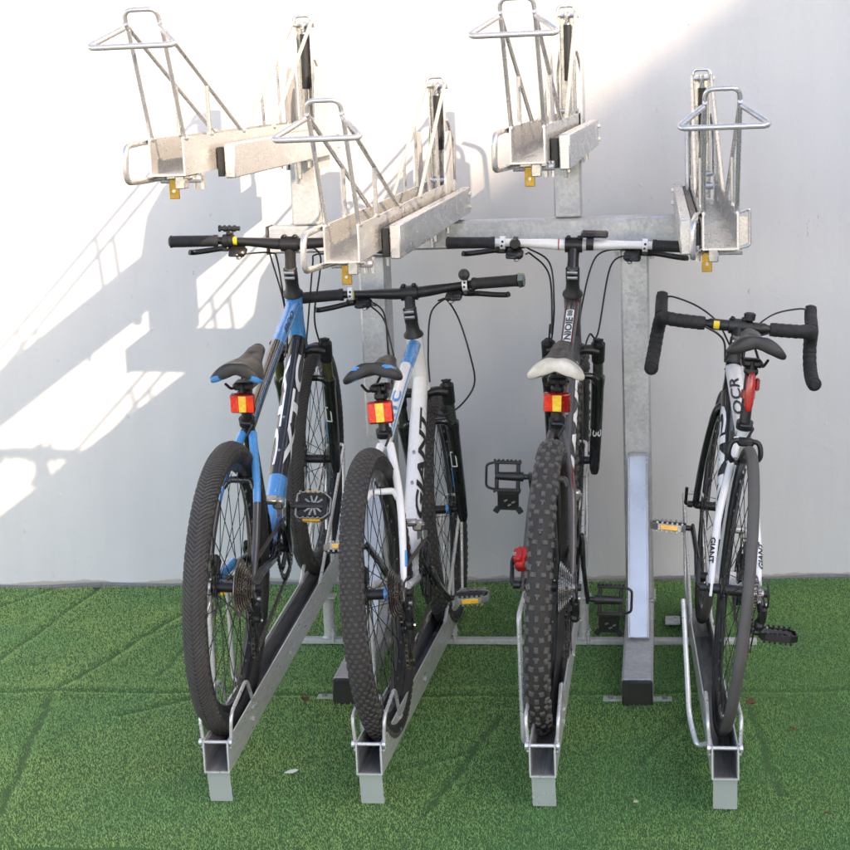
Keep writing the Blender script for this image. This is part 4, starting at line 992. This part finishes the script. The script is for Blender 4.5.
        g = G(); cc = Vector(S.get('calp', (-.052, .060, r + .030))); g.box(cc, (.030, .058, .036), Matrix.Rotation(.7, 3, 'X'), .008, m=0); g.box(cc + Vector((-.008, -.012, .012)), (.020, .034, .022), Matrix.Rotation(.7, 3, 'X'), .004, m=0)
        for q in (-.024, .024): g.tube([cc + Vector((-.010, q - .01, -q)), cc + Vector((-.020, q - .01, -q))], .0045, 6, m=1)
        g.obj('disc_caliper', [S.get('calm', 'blackmet'), 'steel'], root)
        g = G(); g.tube(spl([(-.056, .07, r + .045), (-.050, .13, r + .16), (-.040, .20, S['ssb'][1] + .02), (-.022, ssj.y - .01, ssj.z - .01), (-.020, tt1.y + .12, tt1.z + .02)], 7), .0027, 8); g.obj('brake_hose', 'cable', root)
        g = G(); g.box((-.052, wb - .052, r + .055), (.026, .034, .056), Matrix.Rotation(.3, 3, 'X'), .007); g.obj('disc_caliper', 'blackmet', root)
    # tail light
    S['light'](root, ST, top)
    return root

def flat_cockpit(root, BC, S, HT, HB, dr, fk, AF):
    ww, rise = S['barw'] / 2, S.get('rise', .012); ang = S.get('steer', 0)
    Q = lambda x, y, z: BC + Vector((x * math.cos(ang) - y * math.sin(ang), x * math.sin(ang) + y * math.cos(ang), z))
    g = G(); pts = spl([Q(-ww, -.042, rise), Q(-.20, -.020, rise), Q(-.10, -.002, rise * .4), Q(-.03, 0, 0), Q(.03, 0, 0), Q(.10, -.002, rise * .4), Q(.20, -.020, rise), Q(ww, -.042, rise)], 5)
    rr = [(.0112 if abs((p - BC).x) > .14 else .0112 + .0046 * min(1, (.14 - abs((p - BC).x)) / .09)) for p in pts]
    g.tube(pts, rr, 14, m=0); hb = g.obj('handlebar', S['barmat'], root)
    if S.get('barlines'):
        g = G(); g.tube([Q(-.043, 0, .001), Q(-.040, 0, .001)], .0166, 14); g.obj('stripe', 'red', hb)
    gl = .132
    for s in (-1, 1):
        a, b = Q(s * (ww + .003), -.0425, rise), Q(s * (ww - gl), -.0425 + gl * .135, rise)
        g = G(); g.tube([a, a.lerp(b, .02), a.lerp(b, .04), a.lerp(b, .1), a.lerp(b, .9), a.lerp(b, .94), b], [.010, .0145, .0178, .0162, .0158, .0176, .0176], 16)
        for i in range(14): c = a.lerp(b, .12 + i * .055); g.tube([c, c.lerp(b, .02)], .0166, 14)
        gp = g.obj('grip', 'grip', root)
        if S.get('endcap') and s == 1: g = G(); g.tube([a + (a - b).normalized() * .012, a + (a - b).normalized() * -.002], [.018, .0215], 8); g.obj('end_plug', 'stanch', gp)
        # brake lever, clamp, shifter
        c = Q(s * (ww - gl - .022), -.0425 + (gl + .022) * .135, rise); g = G()
        g.tube([c - Vector((.007, 0, 0)), c + Vector((.007, 0, 0))], .0185, 14, m=1 if S.get('clampw') else 0)
        g.box(c + Vector((0, .004, -.022)), (.016, .022, .014), bev=.003)
        body = c + Vector((-s * .012, .030, -.022)); g.tube(spl([c + Vector((-s * .040, .020, -.012)), body, body + Vector((s * .030, .012, -.004))], 4), [.0095] * 5 + [.0115] * 4, 12)
        g.tube([c + Vector((-s * .062, .014, -.010)), c + Vector((-s * .036, .021, -.013))], [.006, .0095], 10)
        lev = spl([body + Vector((s * .020, .014, -.006)), body + Vector((s * .045, .032, -.010)), body + Vector((s * .085, .030, -.016)), body + Vector((s * .118, .022, -.019)), body + Vector((s * .128, .010, -.017))], 5)
        g.tube(lev, [(.0055, .008)] * len(lev), 10, ref=(0, 1, 0)); 
        # shifter pod hanging under the bar
        sh = c + Vector((-s * .034, -.004, -.030)); g.box(sh, (.048, .040, .020), Matrix.Rotation(.3, 3, 'X'), .007); g.box(sh + Vector((s * .008, -.022, -.006)), (.030, .012, .010), Matrix.Rotation(.4, 3, 'X'), .004); g.box(sh + Vector((-s * .006, -.012, -.014)), (.014, .030, .008), bev=.003, m=2)
        bl = g.obj('brake_lever', ['blackmet', 'letterw', 'steel'], root)
        if S.get('clampw'):
            g = G()
            for k_ in (-1, 1): g.tube([c + Vector((k_ * .001, -.019, .006 * k_)), c + Vector((k_ * .001, -.0205, .006 * k_))], .0035, 8)
            g.obj('clamp_bolt', 'plasticblk', bl)
    # hoses and cables
    for j, (s, pts) in enumerate(S['hoses'](Q, HT, HB, ww, gl)):
        g = G(); g.tube(spl(pts, 8), .0026, 8); g.obj('cable', 'cable', root)
    # extras: bell / thumb shifter
    for (x, kind) in S.get('extras', []):
        g = G(); c = Q(x, -.016, rise)
        if kind == 'bell': g.tube([c - Vector((.006, 0, 0)), c + Vector((.006, 0, 0))], .0175, 12); g.tube([c + Vector((0, -.01, .016)), c + Vector((0, -.016, .032))], .006, 8); d = c + Vector((0, -.024, .028)); g.tube([d + Vector((0, .008, 0)), d, d - Vector((0, .012, 0)), d - Vector((0, .015, 0))], [.015, .0165, .013, .004], 16)
        if kind == 'knob': g.tube([c - Vector((.006, 0, 0)), c + Vector((.006, 0, 0))], .0175, 12); d = c + Vector((0, -.022, .0)); g.tube([d + Vector((0, .006, 0)), d, d - Vector((0, .008, 0))], [.014, .0155, .012], 16)
        if kind == 'lamp': g.box(c + Vector((.012, .010, .026)), (.075, .036, .013), Matrix.Rotation(.2, 3, 'X'), .005); g.tube([c - Vector((.010, 0, 0)), c + Vector((.010, 0, 0))], .0185, 12)
        if kind == 'mount':
            g.tube([c - Vector((.010, 0, 0)), c + Vector((.010, 0, 0))], .0175, 12); g.box(c + Vector((0, 0, .022)), (.018, .024, .016), bev=.004)
            g.tube([c + Vector((-.028, -.004, .034)), c + Vector((.030, -.004, .034))], .0065, 10)
            for i in range(4): g.tube([c + Vector((-.030 + i * .014, -.004, .034)), c + Vector((-.024 + i * .014, -.004, .034))], .0095, 10)
        g.obj({'bell': 'bell', 'knob': 'bell', 'lamp': 'remote_lever', 'mount': 'lamp_mount'}[kind], 'plasticblk', root)
    if S.get('sticker'):
        x = S['sticker']; c = Q(x, -.013, rise); g = G()
        vs = []
        for dx_ in (-.006, .006):
            for i in range(7): a = -.9 + 1.8 * i / 6; vs.append(c + Vector((dx_ * (1 if i < 6 else .2), -math.cos(a) * .0146, math.sin(a) * .0146)))
        g.add(vs, [(i, i + 1, i + 8, i + 7) for i in range(6)]); g.obj('sticker', 'yellow', hb)

def road_cockpit(root, BC, S):
    W = .207; g = G()
    half = [(.0, 0, 0), (.05, 0, 0), (.10, 0, .000), (.165, .004, .001), (W - .006, .026, .002), (W + .002, .070, -.010), (W + .006, .094, -.050), (W + .010, .074, -.098), (W + .014, .030, -.128), (W + .016, -.030, -.136)]
    pts = spl([(-x, y, z) for x, y, z in half[::-1]] + half[1:], 6); pts = [BC + p for p in pts]
    g.tube(pts, [.0120 + (.0036 if abs(p.x) < .075 else 0) for p in pts], 14); hb = g.obj('handlebar', 'blackmet', root)
    for s in (-1, 1):
        hp = spl(half, 10); tp = [BC + Vector((s * p.x, p.y, p.z)) for p in hp if p.x > .085]
        # dense path so the wrap ridges show
        L = [0]
        for i in range(1, len(tp)): L.append(L[-1] + (tp[i] - tp[i - 1]).length)
        N = 150; out = []; rr = []
        for i in range(N + 1):
            sl = L[-1] * i / N; j = 1
            while j < len(L) - 1 and L[j] < sl: j += 1
            t = (sl - L[j - 1]) / (L[j] - L[j - 1]); out.append(tp[j - 1].lerp(tp[j], t)); rr.append(.0182 + .0018 * ((sl / .019) % 1))
        g = G(); g.tube(out, rr, 14); g.tube([out[-1], out[-1] + (out[-1] - out[-3]).normalized() * .006], [.016, .011], 12)
        g.obj('bar_tape', 'grip', hb)
        # brake hood and lever
        h0 = BC + Vector((s * (W + .002), .060, .006))
        g = G(); g.tube(spl([h0 + Vector((0, -.004, -.004)), h0 + Vector((0, .030, .012)), h0 + Vector((0, .066, .026)), h0 + Vector((0, .086, .046)), h0 + Vector((0, .090, .060))], 4), [(.018, .021)] * 5 + [(.0180, .022)] * 4 + [(.0175, .023)] * 4 + [(.0155, .021)] * 3 + [(.007, .010)], 14, ref=(1, 0, 0))
        g.obj('brake_hood', 'grip', root)
        g = G(); lv = spl([h0 + Vector((s * .002, .084, .034)), h0 + Vector((s * .004, .100, .0)), h0 + Vector((s * .006, .088, -.050)), h0 + Vector((s * .012, .070, -.088))], 5); g.tube(lv, [(.010, .005)] * len(lv), 10, ref=(1, 0, 0)); g.obj('brake_lever', 'blackmet', root)
        g = G(); g.tube(spl([h0 + Vector((-s * .008, .074, .046)), h0 + Vector((-s * .035, .070, .048)), h0 + Vector((-s * .10, .050, .030)), BC + Vector((s * .055, .02, .006)), BC + Vector((s * .020, .06, -.045)), BC + Vector((-s * .022, -.02, -.12))], 7), .0026, 8); g.obj('cable', 'cable', root)
        g = G(); g.tube(spl([BC + Vector((s * .088, -.012, -.008)), BC + Vector((s * .05, -.006, -.026)), BC + Vector((s * .030, -.004, -.050)), BC + Vector((s * .024, -.02, -.10))], 6), .0030, 8); g.obj('cable', 'cable', root)
    g = G(); c = BC + Vector((.030, -.004, .020)); g.tube([BC + Vector((.024, 0, 0)), BC + Vector((.040, 0, 0))], .019, 12); g.tube([c + Vector((0, 0, 0)), c + Vector((0, .0, .018))], [.015, .0165], 14); g.tube([c + Vector((0, 0, .018)), c + Vector((0, 0, .022))], [.0165, .010], 14); g.obj('bell', 'plasticblk', root)
    g = G(); vs = []
    for dx_ in (-.066, -.050):
        for i in range(7): a = -.75 + 1.5 * i / 6; vs.append(BC + Vector((dx_, -math.cos(a) * .0162, math.sin(a) * .0162)))
    g.add(vs, [(i, i + 1, i + 8, i + 7) for i in range(6)]); g.obj('sticker', 'yellow', hb)

def light_box(mats_, size, dy=-.030, dz=.060, tilt=.12):
    def f(root, ST, top):
        c = ST.lerp(top, 0) + (top - ST).normalized() * dz + Vector((0, dy, 0)); o = reflector_light(root, c, size, mats_, tilt)
        g = G(); q = ST + (top - ST).normalized() * (dz - .006); g.tube([q - (top - ST).normalized() * .009, q + (top - ST).normalized() * .009], .0175, 14); g.box(q + Vector((0, -.020, 0)), (.014, .022, .014), bev=.003)
        g.tube([q + Vector((-.018, -.006, 0)), q + Vector((-.030, -.008, -.004))], .006, 8); g.obj('bracket', 'plasticblk', o)
    return f
def light_oval(root, ST, top):
    d = (top - ST).normalized(); g = G(); c = ST + d * .088 + Vector((.002, -.020, 0))
    pts = [c + d * t for t in (-.048, -.043, -.030, 0, .030, .044, .049)]; g.tube([p + Vector((0, -.004, 0)) for p in pts], [(.003, .003), (.008, .006), (.0110, .0085), (.0122, .0095), (.0110, .0085), (.007, .006), (.003, .002)], 16, ref=(1, 0, 0)); o = g.obj('tail_light', 'tailred', root)
    g = G(); g.box(c + d * .02 + Vector((.016, .004, 0)), (.010, .018, .030), bev=.003); g.tube([ST + d * .07, ST + d * .09], .0175, 14); g.obj('bracket', 'lensdark', o)
M['tailred'] = mat('red_lamp_plastic', (.55, .025, .012), .2, 0, .35, 160, .2, 300, coat=.8)

def tube_pts(a, c, b, t0, t1):
    f = lambda t: a * (1 - t) ** 2 + c * 2 * t * (1 - t) + b * t * t
    return f(t0), f(t1)
def on_tube(fr, D, which, body, mt_, ta, tb, ph0, ph1, **kw):
    S = D['S']; (r0, r1) = S['tt_r'] if which == 'tt' else S['dt_r']; A, C, B = (D['tt0'], D['ctl'], D['tt1']) if which == 'tt' else (D['dt0'], D['c2'], D['dt1'])
    f = lambda t: A * (1 - t) ** 2 + C * 2 * t * (1 - t) + B * t * t
    V, F = text2d(body, kw.get('bold', .03), kw.get('shear', 0.)); g = G(); vs = []; off = kw.get('off', .0013)
    for (u, v) in V:
        t = ta + (tb - ta) * u; p = f(t); tg = (f(t + .01) - f(t - .01)).normalized(); n_ = Vector((1, 0, 0)).cross(tg); n_ = n_ if n_.z > 0 else -n_
        ph = rad(ph0 + (ph1 - ph0) * v); rx = r0[0] + (r1[0] - r0[0]) * t + off; rb = r0[1] + (r1[1] - r0[1]) * t + off
        vs.append(p + Vector((1, 0, 0)) * (rx * math.cos(ph)) + n_ * (rb * math.sin(ph)))
    g.add(vs, F); return g.obj('lettering', mt_, fr, recalc=False)
def stripe_on(fr, D, which, mt_, ta, tb, ph, wd_=4):
    S = D['S']; (r0, r1) = S['tt_r'] if which == 'tt' else S['dt_r']; A, C, B = (D['tt0'], D['ctl'], D['tt1']) if which == 'tt' else (D['dt0'], D['c2'], D['dt1'])
    f = lambda t: A * (1 - t) ** 2 + C * 2 * t * (1 - t) + B * t * t
    g = G(); vs = []; N = 16
    for i in range(N + 1):
        t = ta + (tb - ta) * i / N; p = f(t); tg = (f(t + .01) - f(t - .01)).normalized(); n_ = Vector((1, 0, 0)).cross(tg); n_ = n_ if n_.z > 0 else -n_
        rx = r0[0] + (r1[0] - r0[0]) * t + .0011; rb = r0[1] + (r1[1] - r0[1]) * t + .0011
        for q in (-wd_, wd_): vs.append(p + Vector((1, 0, 0)) * (rx * math.cos(rad(ph + q))) + n_ * (rb * math.sin(rad(ph + q))))
    g.add(vs, [(2 * i, 2 * i + 1, 2 * i + 3, 2 * i + 2) for i in range(N)]); g.obj('stripe', mt_, fr)
def dec1(fr, D):
    on_tube(fr, D, 'tt', '800', 'letterb', .30, .12, 24, 62, shear=.3, bold=.0)
    on_tube(fr, D, 'dt', 'XTC', 'letterw', .66, .10, -20, 62, bold=.035)
    on_tube(fr, D, 'dt', 'XTC', 'letterw', .10, .66, 176, 104, bold=.035)
    stripe_on(fr, D, 'tt', 'blue', .38, .98, 40, 4); stripe_on(fr, D, 'tt', 'letterw', .38, .98, 52, 1.5)
    g = G(); g.box(D['BB'] + Vector((0, -.0, .0)), (.05, .03, .03), bev=.004); g.obj('bottom_bracket', 'blackmet', fr)
    g = G(); g.tube([(-.050, .10, D['r'] - .010), (-.044, .22, D['r'] - .016)], .0135, 10); g.obj('stripe', 'blue', fr)
def dec2(fr, D):
    on_tube(fr, D, 'dt', 'GIANT', 'letterb', .76, .18, 2, 66, bold=.035, shear=.15)
    on_tube(fr, D, 'tt', 'XTC', 'letterblue', .92, .60, 40, 112, bold=.03)
    stripe_on(fr, D, 'tt', 'letterblue', .20, .96, 26, 5)
    P = D['STAY'][1]; g = G(); g.tube([P[13] + Vector((.006, -.004, 0)), P[15] + Vector((.006, -.004, 0))], .0045, 6); g.obj('stripe', 'letterblue', fr)
def dec3(fr, D):
    a, b = tube_pts(D['tt0'], D['ctl'], D['tt1'], .40, .12)
    g = G(); vs = []
    for i in range(7):
        p = a.lerp(b, i / 6); t = (b - a).normalized(); n_ = Vector((1, 0, 0)).cross(t); n_ = n_ if n_.z > 0 else -n_
        for j in range(7): ph = rad(62 + 62 * j / 6); vs.append(p + Vector((1, 0, 0)) * (.0212 * math.cos(ph)) + n_ * (.0216 * math.sin(ph)))
    g.add(vs, [(i * 7 + j, i * 7 + j + 1, i * 7 + j + 8, i * 7 + j + 7) for i in range(6) for j in range(6)]); g.obj('sticker', 'letterw', fr)
    decal('lettering', 'NIOIE', 'greyletter', fr, a.lerp(b, .04), a.lerp(b, .74), .0202, .0206, 66, 118, off=.0022, bold=.035)
    decal('lettering', '88', 'greyletter', fr, a.lerp(b, .78), a.lerp(b, .97), .0202, .0206, 74, 112, off=.0022)
    for ph0 in (48, 136): stripe_on(fr, D, 'tt', 'redline', .02, .97, ph0, 4)
    on_tube(fr, D, 'dt', 'GIANT', 'letterw', .86, .14, -40, 50, bold=.04, shear=.15)
    g = G(); g.tube(spl([(.062, .045, D['r'] + .05), (.054, .10, D['r'] + .15), (.046, .16, D['r'] + .25)], 4), .0018, 6); g.obj('stripe', 'redline', fr)
def dec4(fr, D):
    on_tube(fr, D, 'tt', 'OCR', 'letterb', .80, .26, 76, 150, bold=.015, shear=.2)
    on_tube(fr, D, 'dt', 'GIANT', 'letterw', .10, .84, 196, 112, bold=.045)
    for s in (1, -1):
        P = D['STAY'][s]; V, F_ = text2d('GIANT', .03, .1); g = G(); vs = []; a, b = (P[15], P[11]) if s == 1 else (P[11], P[15])
        tg = (b - a).normalized(); ref = (P[11] - P[15]).normalized(); rear = Vector((0, -ref.z, ref.y)).normalized()
        for (u, v) in V:
            th = rad(15 + 80 * v); vs.append(a.lerp(b, u) + Vector((s, 0, 0)) * (.0108 * math.cos(th)) + rear * (.0108 * math.sin(th)))
        g.add(vs, F_); g.obj('lettering', 'letterb', fr, recalc=False)
M['greyletter'] = mat('grey_lettering', (.05, .06, .06), .5)

def hoses_a(Q, HT, HB, ww, gl):
    x = ww - gl - .085
    return [(-1, [Q(-x, .010, -.002), Q(-x + .06, .014, -.004), Q(-.07, .05, -.03), HT + Vector((-.036, .03, -.02)), HB + Vector((-.034, .0, .02)), HB + Vector((-.030, -.06, -.02))]),
            (1, [Q(x, .010, -.002), Q(x - .06, .014, -.006), Q(.075, .055, -.05), HT + Vector((.050, .045, -.06)), HB + Vector((.052, .02, .02)), HB + Vector((.070, .03, -.03))]),
            (1, [Q(x + .02, .0, -.028), Q(x - .05, .035, -.036), Q(.05, .06, -.07), HT + Vector((.030, .04, -.10)), HB + Vector((.026, -.04, .0))]),
            (-1, [Q(-x - .02, .0, -.028), Q(-x + .05, .030, -.030), Q(-.05, .06, -.06), HT + Vector((-.030, .03, -.07)), HB + Vector((-.026, -.05, .0))])]
def hoses_b(Q, HT, HB, ww, gl):
    x = ww - gl - .085
    return [(-1, [Q(-x, .010, -.002), Q(-.14, .02, -.004), Q(-.09, .05, -.05), HT + Vector((-.085, .05, -.05)), HB + Vector((-.075, .02, .04)), HB + Vector((-.046, -.05, -.03))]),
            (1, [Q(x, .010, -.002), Q(.12, .016, -.014), Q(.05, .05, -.06), HT + Vector((.030, .045, -.06)), HB + Vector((.030, -.03, .02))]),
            (1, [Q(x - .02, .0, -.028), Q(.10, .030, -.030), Q(.125, .06, -.09), HT + Vector((.150, .05, -.075)), HB + Vector((.150, .03, .0)), HB + Vector((.110, .0, -.055)), HB + Vector((.065, -.05, -.075)), HB + Vector((.030, -.08, -.06))]),
            (-1, [Q(-x - .0, .0, -.028), Q(-.12, .030, -.030), Q(-.09, .06, -.08), HT + Vector((-.065, .05, -.10)), HB + Vector((-.055, .0, .04)), HB + Vector((-.030, -.05, .0))])]
def hoses_c(Q, HT, HB, ww, gl):
    x = ww - gl - .085
    return [(-1, [Q(-x, .010, -.004), Q(-.13, .02, -.014), Q(-.070, .05, -.06), HT + Vector((-.055, .05, -.03)), HB + Vector((-.060, .02, .03)), HB + Vector((-.075, .02, -.07)), HB + Vector((-.040, .0, -.05))]),
            (1, [Q(x, .010, -.004), Q(.14, .016, -.010), Q(.06, .05, -.04), HT + Vector((.024, .045, -.04)), HB + Vector((.018, -.02, .02))]),
            (1, [Q(x + .01, .0, -.028), Q(.15, .030, -.030), Q(.10, .06, -.07), HT + Vector((.070, .05, -.12)), HB + Vector((.048, -.02, .04)), HB + Vector((.034, -.06, .0))]),
            (-1, [Q(-x, .0, -.028), Q(-.12, .030, -.034), Q(-.07, .06, -.10), HT + Vector((-.060, .05, -.12)), HB + Vector((-.066, .0, .06)), HB + Vector((-.07, .02, -.03))])]

LB = [(-.47, -.14, 'lensred'), (-.14, .16, 'lensglow'), (.16, .47, 'lensred')]
build_bike(1, dict(name='mountain_bike', label='black and cyan blue mountain bike with a blue-trimmed saddle, leftmost of the four',
    r=.350, wb=1.128, tr=.0275, tread='herring', bb=(.435, .305), st=(.262, .690), sad=(.150, .838), sad_w=.140, bar=(.862, 1.045), barw=.66, hb=.43, ht=.60, sp=.665,
    tt_split=.38, tt_r=((.0195, .021), (.016, .017)), dt_r=((.0235, .029), (.027, .031)), c_head=1, c_tt=(1, 0), dt_split=.70, c_dt=(0, 1), c_st=0, c_ss=(1, 2), c_br=0, c_cs=(0, 2), ssb=(.42, .560), ss_cut=.40,
    fmats=['blackgloss', 'blue', 'matgrey', 'greyph'], decals=dec1, trim='edge', trimmat='blue', stan='stanchg', barmat='blackmet', disc=1, guard=1, crank=rad(122), prot=(rad(48), rad(15)), pedal='alloy',
    light=light_box(LB, (.062, .050)), hoses=hoses_a, extras=[(-.165, 'mount')], sticker=-.150, hub='blackmet', rdy=.02, cage=.085, spo=.10))
build_bike(2, dict(name='mountain_bike', label='white mountain bike with sky blue top tube panel and black saddle with two blue stripes',
    r=.350, wb=1.113, tr=.0275, tread='small', bb=(.435, .305), st=(.262, .700), sad=(.150, .866), sad_w=.158, bar=(.860, 1.020), barw=.635, hb=.43, ht=.60, sp=.665, steer=-.02,
    tt_split=.30, tt_r=((.0195, .0215), (.016, .018)), dt_r=((.0225, .029), (.027, .031)), c_head=0, c_tt=(1, 0), dt_split=.50, c_dt=(0, 0), c_st=0, c_ss=(0, 0), c_cs=(0, 0), ssb=(.42, .560),
    fmats=['white', 'blue', 'white', 'greyph'], decals=dec2, trim='stripes', trimmat='blue', stan='stanch', barmat='blackmet', disc=1, crank=rad(-38), prot=(rad(5), rad(-20)), pedal='alloy', cass='chain', hubring=1,
    light=light_box([(-.47, -.18, 'lensred'), (-.18, .16, 'lensglow'), (.16, .47, 'lensred')], (.064, .057), tilt=.05), hoses=hoses_b, extras=[(.165, 'bell')], sticker=-.160, clampw=1, endcap=1, rdy=.03, cage=.09))
build_bike(3, dict(name='mountain_bike', label='dark grey mountain bike with chunky knobbly tyres, white handlebar and white-backed saddle',
    r=.350, wb=1.107, tr=.0290, tread='big', bb=(.435, .325), st=(.262, .685), sad=(.150, .842), sad_w=.148, bar=(.872, 1.036), barw=.700, hb=.43, ht=.60, sp=.665, rise=.006,
    tt_split=.40, tt_r=((.0200, .0215), (.017, .018)), dt_r=((.0235, .030), (.028, .032)), c_head=0, c_tt=(0, 0), dt_split=.5, c_dt=(2, 2), c_st=0, c_ss=(0, 0), c_cs=(0, 0), ssb=(.42, .560),
    fmats=['greyph', 'greyph', 'matgrey', 'greyph'], decals=dec3, trim='panel', trimmat='saddlew', stan='stanch', barmat='white', barlines=1, disc=1, calm='red', calp=(-.064, .010, .412), crank=rad(-88), prot=(rad(84), rad(84)), pedal='toe', cass='steel',
    light=light_box([(-.47, -.16, 'lensred'), (-.16, .18, 'lensglow')], (.066, .050)), hoses=hoses_c, extras=[(-.160, 'knob'), (.045, 'lamp')], clampw=1, forktext=1, stl=.105, rdy=.04, cage=.095))
build_bike(4, dict(name='road_bike', label='white racing bike with curved drop handlebars and slick narrow tyres, on the rightmost tray', road=True,
    r=.340, wb=.997, tr=.0130, tread='slick', bb=(.410, .268), st=(.255, .690), sad=(.140, .896), sad_w=.150, bar=(.842, .880), barw=.42, hb=.36, ht=.485, sp=.530, tt_split=.5, tt_r=((.0225, .0200), (.019, .017)),
    dt_r=((.0225, .0245), (.0225, .026)), c_head=1, c_tt=(0, 0), dt_split=.6, c_dt=(1, 1), c_st=0, c_ss=(0, 0), c_cs=(0, 0), ssb=(.50, .50), fmats=['white', 'blackgloss', 'matgrey', 'greyph'], decals=dec4,
    trim='none', trimmat='saddle', stan='stanch', crank=rad(-146), prot=(0, rad(-5)), pedal='alloy', light=light_oval, rb=(.180, .655), rdy=.02, cage=.055, cass='steel', spo=.115))

# ------------------------------------------------------------------ litter on the turf
def litter(name, u, v, pts, mt_, label, cat, h=.003, group=None):
    x, y = az(u, v); g = G(); n = len(pts)
    vs = [(x + a, y + b, .028 + c) for a, b, c in pts] + [(x + a, y + b, .028 + c + h) for a, b, c in pts]
    g.add(vs, [tuple(range(n))[::-1], tuple(range(n, 2 * n))] + [(i, (i + 1) % n, (i + 1) % n + n, i + n) for i in range(n)])
    tag(g.obj(name, mt_), label, cat, group)
def blob(s, seed, z=.006):
    q = random.Random(seed); return [(s * (.6 + .5 * q.random()) * math.cos(a), s * .8 * (.5 + .6 * q.random()) * math.sin(a), z * q.random()) for a in [i * .785 for i in range(8)]]
litter('paper_scrap', 292, 783, [(-.016, -.008, 0), (.006, -.012, .002), (.017, .004, .003), (.008, .014, .001), (-.008, .008, 0)], 'paper', 'small white paper scrap on the turf between the two leftmost trays', 'litter', .0015)
litter('dry_leaf', 307, 711, blob(.014, 1, .014), 'leaf', 'curled brown leaf on the turf left of the left black beam cap', 'leaf')
litter('dry_leaf', 750, 714, blob(.014, 2, .014), 'leaf', 'curled brown leaf beside the front of the rightmost tray', 'leaf')
litter('dry_leaf', 794, 740, blob(.010, 3), 'leafred', 'small reddish leaf on open turf at the right', 'leaf') if M.setdefault('leafred', mat('red_leaf', (.30, .08, .04), .7, 0, .4, 90)) else None
litter('paper_scrap', 636, 814, blob(.007, 4, .002), 'leafpale', 'tiny pale scrap on the turf near the bottom edge, between the two right trays', 'litter') if M.setdefault('leafpale', mat('pale_scrap', (.6, .5, .36), .7, 0, .4, 90)) else None
litter('dry_leaf', 827, 827, blob(.007, 6), 'leaf', 'tiny brown leaf at the bottom right corner of the turf', 'leaf')
